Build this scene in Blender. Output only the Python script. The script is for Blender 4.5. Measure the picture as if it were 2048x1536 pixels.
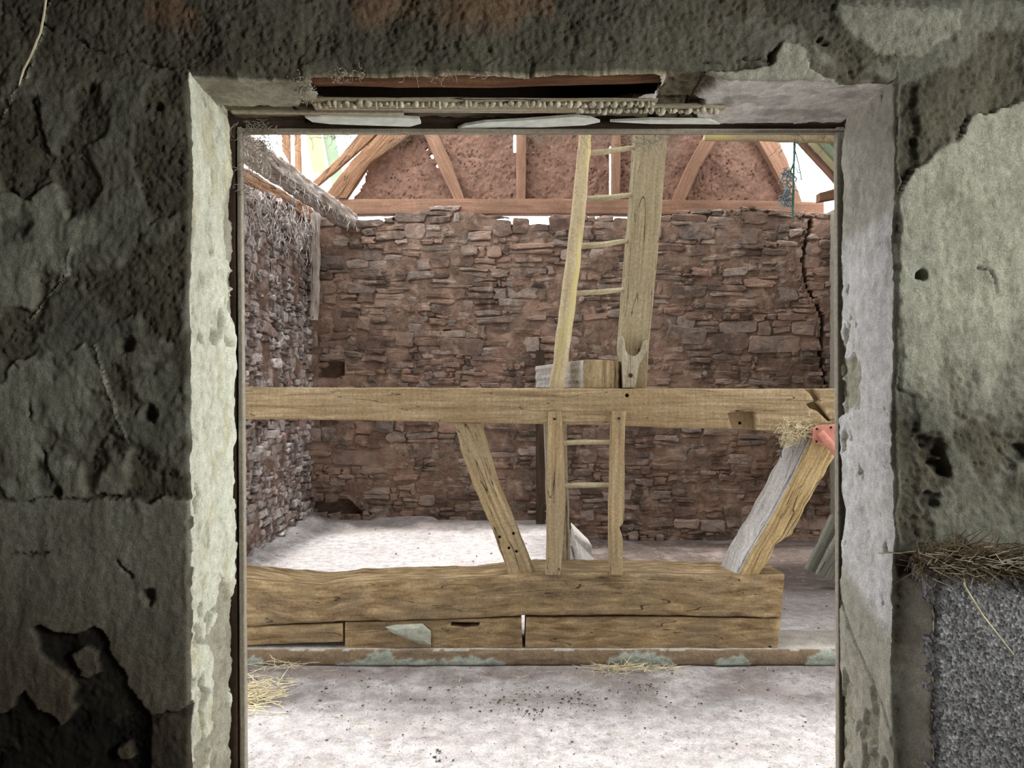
import bpy, math, random
import numpy as np
from mathutils import Vector, Matrix
for o in list(bpy.data.objects): bpy.data.objects.remove(o)
S = bpy.context.scene; C = S.collection
random.seed(7); rng = np.random.default_rng(7)

# ------------------------------------------------------------------ camera, sky, exposure
F = 1479.0; EYE = 1.5
cam = bpy.data.objects.new('camera', bpy.data.cameras.new('camera')); C.objects.link(cam)
cam.location = (0, 0, EYE); cam.rotation_euler = (math.pi/2, 0, 0)
cam.data.sensor_width = 36; cam.data.lens = 36*F/2048; cam.data.clip_start = .02
S.camera = cam
S.view_settings.view_transform = 'Standard'; S.view_settings.look = 'None'
S.view_settings.gamma = 1; S.view_settings.exposure = 0.0; S.view_settings.use_curve_mapping = False
W = bpy.data.worlds.new('overcast_sky'); S.world = W; W.use_nodes = True
bg = W.node_tree.nodes['Background']; bg.inputs[0].default_value = (.96, .98, 1, 1); bg.inputs[1].default_value = 5.6
S.cycles.max_bounces = 8; S.cycles.diffuse_bounces = 6
def portal(name, loc, rot, sx, sy):
    l = bpy.data.lights.new(name, 'AREA'); l.shape = 'RECTANGLE'; l.size = sx; l.size_y = sy
    l.cycles.is_portal = True
    o = bpy.data.objects.new(name, l); o.location = loc; o.rotation_euler = rot; C.objects.link(o)
H = math.pi/2
sun = bpy.data.objects.new('hazy_sun', bpy.data.lights.new('hazy_sun', 'SUN')); C.objects.link(sun)
sun.data.energy = 4.8; sun.data.angle = math.radians(5); sun.data.color = (1, .97, .93); sun.location = (0, 5, 12)
sun.rotation_euler = (math.radians(-6.5), math.radians(2), 0)
wl = bpy.data.lights.new('added_window_lamp', 'AREA'); wl.shape = 'RECTANGLE'; wl.size = 1.25; wl.size_y = 1.3; wl.energy = 62; wl.color = (1.0, 1.0, .93)  # lamp added at the unseen room window to brighten the dark near wall
wo = bpy.data.objects.new('added_window_lamp', wl); wo.location = (2.42, .2, 1.88); wo.rotation_euler = (0, H, 0); C.objects.link(wo)
# the openings daylight comes through
portal('daylight_barn_door_right', (3.52, 2.95, 1.5), (0, H, 0), 3.0, 1.7)
portal('daylight_barn_door_left', (-2.3, 2.95, 1.2), (0, -H, 0), 2.0, 1.1)
portal('daylight_roof_back_left', (-1.0, 6.3, 4.9), (0, -math.radians(45), 0), 3.8, 3.4)
portal('daylight_roof_front', (0.6, 3.0, 4.3), (0, 0, 0), 5.2, 1.9)
portal('daylight_room_window', (2.3, .2, 1.9), (0, H, 0), 1.2, 1.3)

# ------------------------------------------------------------------ numpy noise
_p = rng.permutation(512); _p = np.concatenate([_p, _p, _p, _p])
_g = rng.normal(size=(512, 3)); _g /= np.linalg.norm(_g, axis=1)[:, None]
def pn(x, y, z=0.0):
    x, y, z = np.broadcast_arrays(np.asarray(x, float), np.asarray(y, float), np.asarray(z, float))
    xi = np.floor(x).astype(int); yi = np.floor(y).astype(int); zi = np.floor(z).astype(int)
    xf = x-xi; yf = y-yi; zf = z-zi
    f = lambda t: t*t*t*(t*(t*6-15)+10)
    u, v, w = f(xf), f(yf), f(zf)
    def g(a, b, c):
        h = _p[_p[_p[(xi+a) % 512]+(yi+b) % 512]+(zi+c) % 512] % 512
        G = _g[h]
        return G[..., 0]*(xf-a)+G[..., 1]*(yf-b)+G[..., 2]*(zf-c)
    L = lambda a, b, t: a+(b-a)*t
    return L(L(L(g(0,0,0), g(1,0,0), u), L(g(0,1,0), g(1,1,0), u), v),
             L(L(g(0,0,1), g(1,0,1), u), L(g(0,1,1), g(1,1,1), u), v), w)*1.5
def fbm(x, y, z=0.0, o=4, gain=.5):
    a = 1.0; s = 0; k = 1.0
    for i in range(o):
        s = s+a*pn(x*k+i*17.3, y*k+i*7.7, np.asarray(z)*k+i*3.1); a *= gain; k *= 2.03
    return s
def ss(a, b, x):
    t = np.clip((x-a)/(b-a), 0, 1); return t*t*(3-2*t)
def poly_sd(px, py, poly):      # signed distance, negative inside
    d = np.full(px.shape, 1e9); ins = np.zeros(px.shape, bool); n = len(poly)
    for i in range(n):
        x0, y0 = poly[i]; x1, y1 = poly[(i+1) % n]
        ex, ey = x1-x0, y1-y0; L2 = ex*ex+ey*ey+1e-9
        t = np.clip(((px-x0)*ex+(py-y0)*ey)/L2, 0, 1)
        d = np.minimum(d, np.hypot(px-x0-t*ex, py-y0-t*ey))
        c = ((y0 > py) != (y1 > py))
        ins ^= c & (px < (x1-x0)*(py-y0)/((y1-y0) if y1 != y0 else 1e-9)+x0)
    return np.where(ins, -d, d)
def line_d(px, py, pts):
    d = np.full(px.shape, 1e9)
    for (x0, y0), (x1, y1) in zip(pts, pts[1:]):
        ex, ey = x1-x0, y1-y0; L2 = ex*ex+ey*ey+1e-9
        t = np.clip(((px-x0)*ex+(py-y0)*ey)/L2, 0, 1)
        d = np.minimum(d, np.hypot(px-x0-t*ex, py-y0-t*ey))
    return d

# ------------------------------------------------------------------ object helpers
def P(px, py, D): return Vector(((px-1024)*D/F, D, EYE+(768-py)*D/F))
def link(name, verts, faces, m=None, parent=None, smooth=True, uv=None, col=None):
    me = bpy.data.meshes.new(name); me.from_pydata([tuple(v) for v in verts], [], faces); me.update()
    if smooth: me.polygons.foreach_set('use_smooth', [True]*len(me.polygons))
    if uv is not None:
        l = me.uv_layers.new(name='UVMap'); idx = np.zeros(len(me.loops), int); me.loops.foreach_get('vertex_index', idx)
        l.data.foreach_set('uv', np.asarray(uv)[idx].ravel())
    if col is not None:
        a = me.color_attributes.new('Col', 'FLOAT_COLOR', 'POINT'); c = np.ones((len(verts), 4)); c[:, :3] = col
        a.data.foreach_set('color', c.ravel())
    o = bpy.data.objects.new(name, me); C.objects.link(o)
    if m: me.materials.append(m)
    if parent: o.parent = parent
    return o
def tag(o, label, cat, group=None, kind=None):
    o['label'] = label; o['category'] = cat
    if group: o['group'] = group
    if kind: o['kind'] = kind
    return o
def struct(o): o['kind'] = 'structure'; return o
def grid_faces(n, m, off=0, wrap=False):
    f = []
    for i in range(n-1):
        for j in range(m if wrap else m-1):
            a = off+i*m+j; b = off+i*m+(j+1) % m
            f.append((a, b, b+m, a+m))
    return f

# ------------------------------------------------------------------ materials
class NT:
    def __init__(s, name):
        s.m = bpy.data.materials.new(name); s.m.use_nodes = True; s.t = s.m.node_tree
        s.b = s.t.nodes['Principled BSDF']; s.b.inputs['Roughness'].default_value = .9
        s.b.inputs['Specular IOR Level'].default_value = .25
    def n(s, t, **k):
        x = s.t.nodes.new(t)
        for a, v in k.items(): setattr(x, a, v)
        return x
    def l(s, a, b): s.t.links.new(a, b)
    def coord(s, kind, scale):
        c = s.n('ShaderNodeTexCoord'); mp = s.n('ShaderNodeMapping'); mp.inputs['Scale'].default_value = scale
        s.l(c.outputs[kind], mp.inputs[0]); return mp.outputs[0]
    def noise(s, vec, sc, det=4, rough=.6, dist=0):
        x = s.n('ShaderNodeTexNoise'); x.inputs['Scale'].default_value = sc; x.inputs['Detail'].default_value = det
        x.inputs['Roughness'].default_value = rough; x.inputs['Distortion'].default_value = dist
        s.l(vec, x.inputs['Vector']); return x.outputs[0]
    def ramp(s, fac, st):
        r = s.n('ShaderNodeValToRGB'); e = r.color_ramp.elements
        while len(e) < len(st): e.new(.5)
        for el, (p, c) in zip(e, st):
            el.position = p; el.color = (*c, 1) if len(c) == 3 else c
        s.l(fac, r.inputs[0]); return r.outputs[0]
    def mix(s, fac, a, b, mode='MIX'):
        x = s.n('ShaderNodeMix', data_type='RGBA', blend_type=mode)
        for i, v in ((0, fac), (6, a), (7, b)):
            if hasattr(v, 'links'): s.l(v, x.inputs[i])
            elif isinstance(v, tuple): x.inputs[i].default_value = (*v, 1)
            else: x.inputs[i].default_value = v
        return x.outputs[2]
    def math(s, op, a, b=0.0):
        x = s.n('ShaderNodeMath', operation=op)
        for i, v in ((0, a), (1, b)):
            if hasattr(v, 'links'): s.l(v, x.inputs[i])
            else: x.inputs[i].default_value = v
        return x.outputs[0]
    def bump(s, h, st, dist=.01, prev=None):
        x = s.n('ShaderNodeBump'); x.inputs['Strength'].default_value = st; x.inputs['Distance'].default_value = dist
        s.l(h, x.inputs['Height'])
        if prev is not None: s.l(prev, x.inputs['Normal'])
        return x.outputs[0]
def g3(v): return (v, v, v)
def wood(name, cd, cm, cl, gu=3., gv=60., bump=.6, worm=0., stain=(.3, .25, .2), stain_amt=.35, saw=0., crack=.0, streak=None):
    t = NT(name)
    uv = t.coord('UV', (gu, gv, 1)); uf = t.coord('UV', (1, 1, 1)); ob = t.coord('Object', (1, 1, 1))
    g = t.noise(uv, 1, 5, .62, .4)
    c = t.ramp(g, [(.28, cd), (.5, cm), (.72, cl)])
    big = t.noise(ob, 3.2, 4, .6)
    c = t.mix(t.math('MULTIPLY', t.ramp(big, [(.45, g3(0.)), (.7, g3(1.))]), stain_amt), c, stain)
    fine = t.noise(ob, 75, 5, .75)
    c = t.mix(.75, c, t.ramp(fine, [(.3, g3(.55)), (.7, g3(1.25))]), 'MULTIPLY')
    if streak:
        b2 = t.noise(t.coord('UV', (1.2, 9, 1)), 1, 3, .5)
        c = t.mix(t.ramp(b2, [(.52, g3(0.)), (.62, g3(1.))]), c, streak)
    nrm = t.bump(g, bump, .006)
    nrm = t.bump(fine, bump*.7, .002, nrm)
    if crack:
        k = t.noise(t.coord('UV', (.9, 16, 1)), 1, 2, .5, .6)
        kk = t.ramp(t.math('ABSOLUTE', t.math('SUBTRACT', k, .5)), [(.0, g3(0.)), (.012*crack, g3(1.))])
        c = t.mix(kk, (.03, .02, .012), c); nrm = t.bump(kk, .8, .006, nrm)
    if saw:
        wv = t.noise(t.coord('UV', (70, 3, 1)), 1, 2, .5)
        nrm = t.bump(wv, saw, .004, nrm)
        c = t.mix(saw*.5, c, t.ramp(wv, [(.35, g3(.55)), (.6, g3(1.1))]), 'MULTIPLY')
    if worm:
        v = t.n('ShaderNodeTexVoronoi'); v.inputs['Scale'].default_value = 34; t.l(uf, v.inputs['Vector'])
        msk = t.noise(ob, 5, 2, .5)
        d = t.math('ADD', v.outputs['Distance'], t.ramp(msk, [(.5, g3(.3)), (.62, g3(0.))]))
        w = t.ramp(d, [(.08*worm, g3(0.)), (.11*worm, g3(1.))])
        c = t.mix(w, (.03, .02, .012), c)
    t.l(c, t.b.inputs['Base Color']); t.l(nrm, t.b.inputs['Normal'])
    return t.m
def attr_mat(name, fine=60, amt=.5, bump=.5, big=None, bdist=.004, rough=.95, sc2=14, contrast=.5):
    t = NT(name); t.b.inputs['Roughness'].default_value = rough
    a = t.n('ShaderNodeAttribute', attribute_name='Col'); ob = t.coord('Object', (1, 1, 1))
    f = t.noise(ob, fine, 5, .7); f2 = t.noise(ob, sc2, 5, .65)
    c = t.mix(amt, a.outputs[0], t.ramp(f, [(.3, g3(.45)), (.68, g3(1.3))]), 'MULTIPLY')
    c = t.mix(contrast, c, t.ramp(f2, [(.32, g3(.5)), (.66, g3(1.25))]), 'MULTIPLY')
    if big:
        for (sc, lo, hi, col, am) in big:
            b = t.noise(ob, sc, 5, .62, .3)
            c = t.mix(t.math('MULTIPLY', t.ramp(b, [(lo, g3(0.)), (hi, g3(1.))]), am), c, col)
    t.l(c, t.b.inputs['Base Color'])
    nr = t.bump(f2, bump*.8, bdist*2.5); nr = t.bump(f, bump, bdist, nr); t.l(nr, t.b.inputs['Normal'])
    return t.m
def plain(name, c, rough=.85, var=.3, sc=20, bump=.3):
    t = NT(name); t.b.inputs['Roughness'].default_value = rough
    ob = t.coord('Object', (1, 1, 1)); f = t.noise(ob, sc, 5, .6)
    cc = t.mix(1., c, t.ramp(f, [(.3, g3(1-var)), (.7, g3(1+var))]), 'MULTIPLY')
    t.l(cc, t.b.inputs['Base Color']); t.l(t.bump(f, bump, .004), t.b.inputs['Normal']); return t.m

M = {}
M['oak'] = wood('weathered_oak', (.24, .16, .08), (.42, .31, .17), (.60, .47, .28), 2.6, 44, .9, .9, (.36, .30, .21), .5, crack=.4)
M['oak_saw'] = wood('sawn_oak_beam', (.21, .14, .075), (.40, .295, .17), (.58, .465, .30), 2.6, 40, 1., .0, (.37, .26, .135), .65, saw=.45, crack=.3)
M['oak_sill'] = wood('dusty_oak_sill', (.13, .08, .038), (.34, .235, .122), (.60, .455, .26), 6, 26, 1., .0, (.22, .165, .11), .75, crack=.3)
M['oak_grey'] = wood('pale_grey_oak', (.28, .235, .16), (.46, .405, .30), (.62, .56, .45), 2.4, 44, .9, .9, (.40, .31, .18), .6, crack=.4)
M['oak_lit_side'] = wood('grey_oak_lit_side', (.34, .32, .30), (.50, .475, .46), (.66, .64, .63), 3, 36, 1., .9, (.5, .46, .4), .3, crack=.4)  # paler oak for left-facing sides, light from the left painted in
M['oak_rough'] = wood('deep_grained_oak', (.16, .10, .04), (.52, .375, .18), (.74, .57, .32), 3.0, 46, 1.6, .8, (.5, .38, .2), .4, crack=.8)
M['board'] = wood('grey_brown_board', (.25, .20, .115), (.37, .305, .19), (.47, .40, .26), 2.2, 50, .5, .0, (.30, .25, .17), .5, crack=.35)
M['pole'] = wood('peeled_pole', (.38, .29, .17), (.54, .44, .28), (.66, .56, .38), 3, 24, .8, .9, (.45, .33, .22), .4, streak=(.60, .51, .22))
M['rung'] = wood('rung_wood', (.34, .27, .16), (.50, .43, .28), (.64, .57, .41), 6, 40, .7, .0)
M['red'] = wood('reddish_new_timber', (.19, .10, .062), (.27, .15, .097), (.34, .205, .14), 2, 26, .6, .0, (.17, .10, .065), .6)
M['red_old'] = wood('reddish_old_timber', (.14, .07, .035), (.25, .135, .075), (.36, .22, .13), 3, 40, 1.2, .0, (.34, .2, .12), .4, crack=1.)
M['plate'] = wood('dusty_wall_plate', (.20, .14, .10), (.40, .33, .28), (.62, .58, .54), 4, 14, 1.4, .0, (.5, .48, .46), .6, crack=1.)
M['grey'] = wood('grey_plank', (.16, .16, .13), (.25, .25, .21), (.35, .35, .30), 2, 40, .8, .0, (.18, .19, .15), .5, crack=.8)
M['frame'] = wood('door_frame_timber', (.22, .19, .14), (.36, .32, .26), (.50, .46, .38), 2, 60, .4, .0, (.3, .26, .2), .4)
M['dark'] = wood('dark_old_timber', (.025, .016, .010), (.055, .035, .022), (.10, .06, .04), 3, 30, .8, .0, (.04, .03, .02), .4)
M['lintel'] = wood('brown_lintel', (.07, .03, .015), (.17, .08, .04), (.30, .15, .08), 3, 40, 1., .0, (.1, .05, .03), .4)
M['stone'] = attr_mat('rubble_stone', 70, .7, .9, [(2.2, .48, .62, (.30, .195, .145), .75), (7., .55, .64, (.36, .26, .20), .7), (1.3, .54, .68, (.10, .07, .055), .6)], .006, contrast=.8)
M['stone_left'] = attr_mat('dusty_rubble_stone', 60, .7, 1., [(5, .5, .62, (.50, .44, .42), .55), (2, .56, .7, (.22, .14, .11), .5)], .008, contrast=.8)
M['plaster'] = attr_mat('old_lime_plaster', 260, .65, .8, [(9, .56, .66, (.12, .105, .07), .35)], .0025, sc2=40, contrast=.5)
M['reveal'] = attr_mat('whitewashed_plaster', 90, .35, .5, None, .003, contrast=.35)
M['clay'] = attr_mat('reddish_clay_daub', 50, .5, 1., None, .006, contrast=.6)
M['floor'] = attr_mat('dusty_earth_floor', 110, .7, 1., [(3.0, .50, .68, (.36, .30, .28), .5), (30, .60, .66, (.18, .14, .12), .75), (11, .58, .66, (.30, .25, .22), .5)], .006, contrast=.7)
M['kerb'] = attr_mat('kerb_stone_and_mortar', 80, .55, .8, None, .005)
M['slate'] = plain('roof_slate', (.14, .12, .11), .8, .3, 8)
M['sheet_y'] = plain('pale_yellow_sheet', (.40, .37, .22), .6, .1, 6)
M['sheet_g'] = plain('pale_green_sheet', (.25, .33, .23), .6, .1, 6)
M['rust'] = plain('red_oxide_iron', (.58, .25, .19), .6, .2, 30, .2)
M['pale_stone'] = plain('pale_dusty_stone', (.50, .47, .43), .95, .3, 25, .8)
M['straw'] = plain('dry_straw', (.72, .64, .44), .7, .35, 30, .2)
M['straw_dark'] = plain('old_brown_hay', (.16, .12, .075), .8, .5, 30, .2)
M['key'] = plain('lumpy_plaster_keys', (.50, .46, .35), .95, .45, 60, .8)
M['web'] = plain('dusty_cobweb', (.42, .37, .30), .95, .2, 40, .1)
M['web_dark'] = plain('dusty_grey_cobweb', (.30, .27, .23), .95, .2, 40, .1)
M['rope'] = plain('green_rope', (.06, .17, .13), .7, .3, 60, .4)
M['twine'] = plain('blue_grey_netting', (.17, .25, .28), .7, .3, 60, .4)
M['debris'] = plain('dark_leaf_scraps', (.09, .07, .055), .9, .5, 40, .3)
M['white_bit'] = plain('white_plaster_flake', (.72, .74, .68), .9, .15, 40, .5)
M['blackhole'] = plain('dark_bore', (.012, .009, .007), 1, .2, 20, .1)
t = NT('concrete_block'); ob = t.coord('Object', (1, 1, 1)); v = t.n('ShaderNodeTexVoronoi'); v.inputs['Scale'].default_value = 150; t.l(ob, v.inputs['Vector'])
f = t.noise(ob, 220, 4, .7); c = t.ramp(v.outputs['Color'], [(.2, (.10, .10, .105)), (.6, (.24, .24, .25)), (.9, (.42, .41, .41))])
c = t.mix(.7, c, t.ramp(f, [(.35, g3(.4)), (.6, g3(1.3))]), 'MULTIPLY'); t.l(c, t.b.inputs['Base Color'])
t.l(t.bump(f, .9, .004, t.bump(v.outputs['Distance'], .8, .004)), t.b.inputs['Normal']); M['block'] = t.m

# ------------------------------------------------------------------ timber builders
def resample(pts, n, sm=False):
    pts = [Vector(p) for p in pts]
    L = [0]
    for a, b in zip(pts, pts[1:]): L.append(L[-1]+(b-a).length)
    out = []; 
    for i in range(n):
        s = L[-1]*i/(n-1); k = 0
        while k < len(L)-2 and L[k+1] < s: k += 1
        f = (s-L[k])/max(L[k+1]-L[k], 1e-9)
        out.append(pts[k].lerp(pts[k+1], min(max(f, 0), 1)))
    if sm and n > 8:
        w = max(1, int(n*.06))
        for _ in range(2):
            q = out[:]
            for i in range(1, n-1):
                k = min(w, i, n-1-i); acc = Vector((0, 0, 0))
                for j in range(-k, k+1): acc += q[i+j]
                out[i] = acc/(2*k+1)
    return out, L[-1]
def ring4(c, r, k):
    """closed ring through four corners with rounded corners; k points per side"""
    out = []
    for i in range(4):
        a, b, p = c[i], c[(i+1) % 4], c[i-1]
        e = (b-a); el = e.length; e = e/max(el, 1e-9); q = (p-a); ql = q.length; q = q/max(ql, 1e-9)
        rr = min(r, el*.3, ql*.3)
        out.append(a+q*rr); out.append(a+(e+q)*rr*.28); out.append(a+e*rr)
        rr2 = min(r, el*.3)
        for j in range(1, k): out.append((a+e*rr).lerp(b-e*rr2, j/k))
    return out
def loft(name, rings, mat, parent=None, rough=.003, seed=0, freq=9, cap=True, mid=None):
    n = len(rings); m = len(rings[0])
    V = np.array([[tuple(p) for p in r] for r in rings])          # n,m,3
    cen = V.mean(axis=1, keepdims=True)
    nrm = V-cen; nrm /= (np.linalg.norm(nrm, axis=2, keepdims=True)+1e-9)
    u = np.zeros((n, m)); 
    du = np.linalg.norm(np.diff(cen[:, 0], axis=0), axis=1); u[1:] = np.cumsum(du)[:, None]
    dv = np.linalg.norm(V-np.roll(V, 1, axis=1), axis=2); dv[:, 0] = 0; vv = np.cumsum(dv, axis=1)
    d = rough*fbm(V[..., 0]*freq+seed*5.1, V[..., 1]*freq, V[..., 2]*freq+seed, o=3)+rough*.6*pn(u*6+seed, vv*45, seed*2.3)
    V = V+nrm*d[..., None]
    verts = V.reshape(-1, 3).tolist(); uv = np.stack([u+seed*1.37, vv+seed*.71], -1).reshape(-1, 2).tolist()
    faces = grid_faces(n, m, wrap=True)
    if cap:
        for i, ring in ((0, V[0]), (n-1, V[-1])):
            base = len(verts); c = ring.mean(axis=0)
            sc = ring*.55+c*.45
            dup = len(verts); verts += ring.tolist(); uv += [[.1*p[0]+p[2], p[0]*.3+p[1]] for p in ring]
            verts += sc.tolist(); uv += [[.1*p[0]+p[2], p[0]*.3+p[1]] for p in sc]
            verts.append(c.tolist()); uv.append([c[2], c[0]*.3])
            for j in range(m):
                a, b = dup+j, dup+(j+1) % m; f1 = (a, b, b+m, a+m); f2 = (a+m, b+m, dup+2*m)
                if i == 0: f1 = f1[::-1]; f2 = f2[::-1]
                faces.append(f1); faces.append(f2)
    o = link(name, verts, faces, mat, parent, uv=uv)
    return o
def member(name, A, B, Df, Db, mat, parent=None, n=None, r=.008, rough=.003, seed=None, k=6, boA=(0, 0), boB=(0, 0)):
    """timber whose front face lies between edge A and edge B (pixels at depth Df) and goes back to Db"""
    seed = random.random()*20 if seed is None else seed
    A3 = [P(x, y, Df) for x, y in A]; B3 = [P(x, y, Df) for x, y in B]
    _, L = resample(A3, 2); n = n or max(6, int(L/.03))
    a, _ = resample(A3, n); b, _ = resample(B3, n); rings = []
    for p, q in zip(a, b):
        p2 = Vector((p.x+boA[0], Db, p.z+boA[1])); q2 = Vector((q.x+boB[0], Db, q.z+boB[1]))
        rings.append(ring4([p, q, q2, p2], r, k))
    o = loft(name, rings, mat, parent, rough, seed)
    fixn(o); return o
def bar(name, p0, p1, w, h, mat, parent=None, up=(0, 0, 1), r=.006, rough=.003, seed=None, k=4, n=None, taper=1., bend=0):
    seed = random.random()*20 if seed is None else seed
    p0, p1 = Vector(p0), Vector(p1); d = (p1-p0); L = d.length; d.normalize()
    s = d.cross(Vector(up)); s.normalize(); u = s.cross(d); n = n or max(5, int(L/.04)); rings = []
    for i in range(n):
        t = i/(n-1); c = p0.lerp(p1, t)+u*bend*math.sin(math.pi*t); f = 1+(taper-1)*t; a, b = s*w/2*f, u*h/2*f
        rings.append(ring4([c-a+b, c+a+b, c+a-b, c-a-b], r, k))
    o = loft(name, rings, mat, parent, rough, seed); fixn(o); return o
def tube(name, pts, rad, mat, parent=None, k=12, n=None, rough=.002, seed=None):
    seed = random.random()*20 if seed is None else seed
    pts = [Vector(p) for p in pts]; _, L = resample(pts, 2); n = n or max(5, int(L/.03))
    c, _ = resample(pts, n, True); rings = []
    for i, p in enumerate(c):
        d = (c[min(i+1, n-1)]-c[max(i-1, 0)]).normalized(); s = d.cross(Vector((.13, .97, .2))).normalized(); u = s.cross(d)
        t = i/(n-1); rr = rad if not isinstance(rad, (list, tuple)) else np.interp(t, np.linspace(0, 1, len(rad)), rad)
        rings.append([p+(s*math.cos(2*math.pi*j/k)+u*math.sin(2*math.pi*j/k))*rr for j in range(k)])
    o = loft(name, rings, mat, parent, rough, seed); fixn(o); return o
import bmesh
def fixn(o):
    bm = bmesh.new(); bm.from_mesh(o.data); bmesh.ops.recalc_face_normals(bm, faces=bm.faces); bm.to_mesh(o.data); bm.free()
def box(name, a, b, mat, parent=None, bev=0):
    (x0, y0, z0), (x1, y1, z1) = a, b
    v = [(x, y, z) for x in (x0, x1) for y in (y0, y1) for z in (z0, z1)]
    f = [(0, 1, 3, 2), (4, 6, 7, 5), (0, 4, 5, 1), (2, 3, 7, 6), (0, 2, 6, 4), (1, 5, 7, 3)]
    c = [(.3, .27, .22)]*8
    o = link(name, v, f, mat, parent, smooth=False, col=c); fixn(o); return o
def hair(name, strands, mat, rad, k=3):
    """many thin stalks as one mesh; strands = list of point lists"""
    V = []; Fc = []
    for st in strands:
        base = len(V)
        for i, p in enumerate(st):
            p = Vector(p); d = (Vector(st[min(i+1, len(st)-1)])-Vector(st[max(i-1, 0)])).normalized()
            s = d.cross(Vector((.31, .2, .93))).normalized(); u = s.cross(d); r = rad*(1 if i < len(st)-1 else .6)
            for j in range(k): V.append(p+(s*math.cos(2*math.pi*j/k)+u*math.sin(2*math.pi*j/k))*r)
        for i in range(len(st)-1):
            for j in range(k): Fc.append((base+i*k+j, base+i*k+(j+1) % k, base+(i+1)*k+(j+1) % k, base+(i+1)*k+j))
        Fc.append(tuple(base+j for j in range(k))[::-1]); Fc.append(tuple(base+(len(st)-1)*k+j for j in range(k)))
    return link(name, V, Fc, mat, smooth=False)
def join_lists(parts):
    V = []; Fc = []; Cc = []
    for v, f, c in parts:
        o = len(V); V += v; Fc += [tuple(i+o for i in q) for q in f]; Cc += c
    return V, Fc, Cc

# ------------------------------------------------------------------ SETTING: front plaster wall
XL, XR, ZT = -.7425, .882, 2.2
D0 = 1.7
def fp(px, py): return ((px-1024)*D0/F, EYE+(768-py)*D0/F)
FP = lambda L: [fp(*p) for p in L]
pl_right = FP([(1795, 395), (1825, 340), (1880, 300), (1930, 262), (1950, 228), (2010, 215), (2200, 150), (2200, 900), (2040, 905), (1960, 850), (1880, 800), (1805, 780)])
pl_upright = FP([(1670, 10), (1760, 8), (1920, 15), (1925, 55), (1885, 85), (1840, 112), (1760, 105), (1690, 60)])
pl_corner = FP([(1320, 190), (1380, 150), (1540, 130), (1570, 85), (1600, 88), (1620, 140), (1700, 165), (1700, 200), (1320, 230)])
pl_leftlow = FP([(-200, 1000), (380, 1000), (380, 1420), (300, 1430), (285, 1400), (240, 1340), (215, 1270), (190, 1250), (150, 1270), (70, 1250), (85, 1300), (150, 1370), (152, 1420), (130, 1445), (75, 1420), (50, 1380), (20, 1420), (-200, 1450)])
pl_patch = FP([(145, 1305), (165, 1290), (200, 1305), (205, 1340), (160, 1358)])
pl_patch2 = FP([(240, 1490), (262, 1488), (272, 1515), (235, 1520)])
pl_left1 = FP([(0, 380), (60, 395), (100, 360), (150, 420), (200, 440), (210, 480), (150, 500), (135, 540), (60, 620), (0, 610), (-200, 600), (-200, 380)])
pl_left2 = FP([(30, 720), (170, 690), (210, 760), (262, 885), (300, 950), (260, 990), (30, 1000), (-100, 900)])
rough_poly = [FP([(0, 200), (70, 190), (80, 260), (90, 340), (60, 385), (0, 390)]), FP([(100, 330), (170, 300), (200, 360), (180, 420), (110, 390)]),
              FP([(270, 250), (370, 230), (375, 420), (300, 440), (260, 330)]), FP([(285, 620), (320, 590), (360, 620), (355, 690), (290, 670)]),
              FP([(1540, 100), (1640, 130), (1800, 170), (1960, 110), (1960, 60), (2048, 60), (2048, 190), (1940, 225), (1850, 320), (1800, 390), (1795, 170), (1640, 160), (1540, 130)]),
              FP([(1800, 880), (1880, 860), (1905, 960), (1850, 990), (1870, 1080), (1800, 1080)])]
cracks = [FP([(60, 30), (130, 75), (230, 110), (330, 135), (378, 142)]), FP([(0, 372), (40, 392), (75, 375), (95, 330), (80, 250), (60, 195)]),
          FP([(30, 730), (55, 830), (75, 880), (100, 960)]), FP([(0, 1100), (70, 1105), (230, 1095)]), FP([(215, 1090), (240, 1130), (260, 1155)]),
          FP([(1960, 540), (1985, 545), (1990, 585)]), FP([(1300, 115), (1400, 120), (1540, 115), (1560, 95)])]
ridges = [FP([(145, 500), (135, 545), (110, 580), (60, 635)]), FP([(195, 690), (210, 760), (235, 840), (262, 885)]), FP([(95, 0), (70, 90), (45, 150), (0, 240)])]
holes = [(300, 828, 18, .03), (255, 690, 20, .02), (1865, 905, 30, .022), (1885, 938, 20, .02), (1850, 880, 14, .015), (2035, 905, 24, .022), (2015, 925, 14, .015), (1838, 552, 12, .03), (320, 210, 8, .02), (1860, 1000, 20, .02), (178, 178, 9, .02), (1640, 75, 9, .015), (1655, 78, 8, .015), (297, 1190, 14, .02), (112, 985, 12, .02)]
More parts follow.
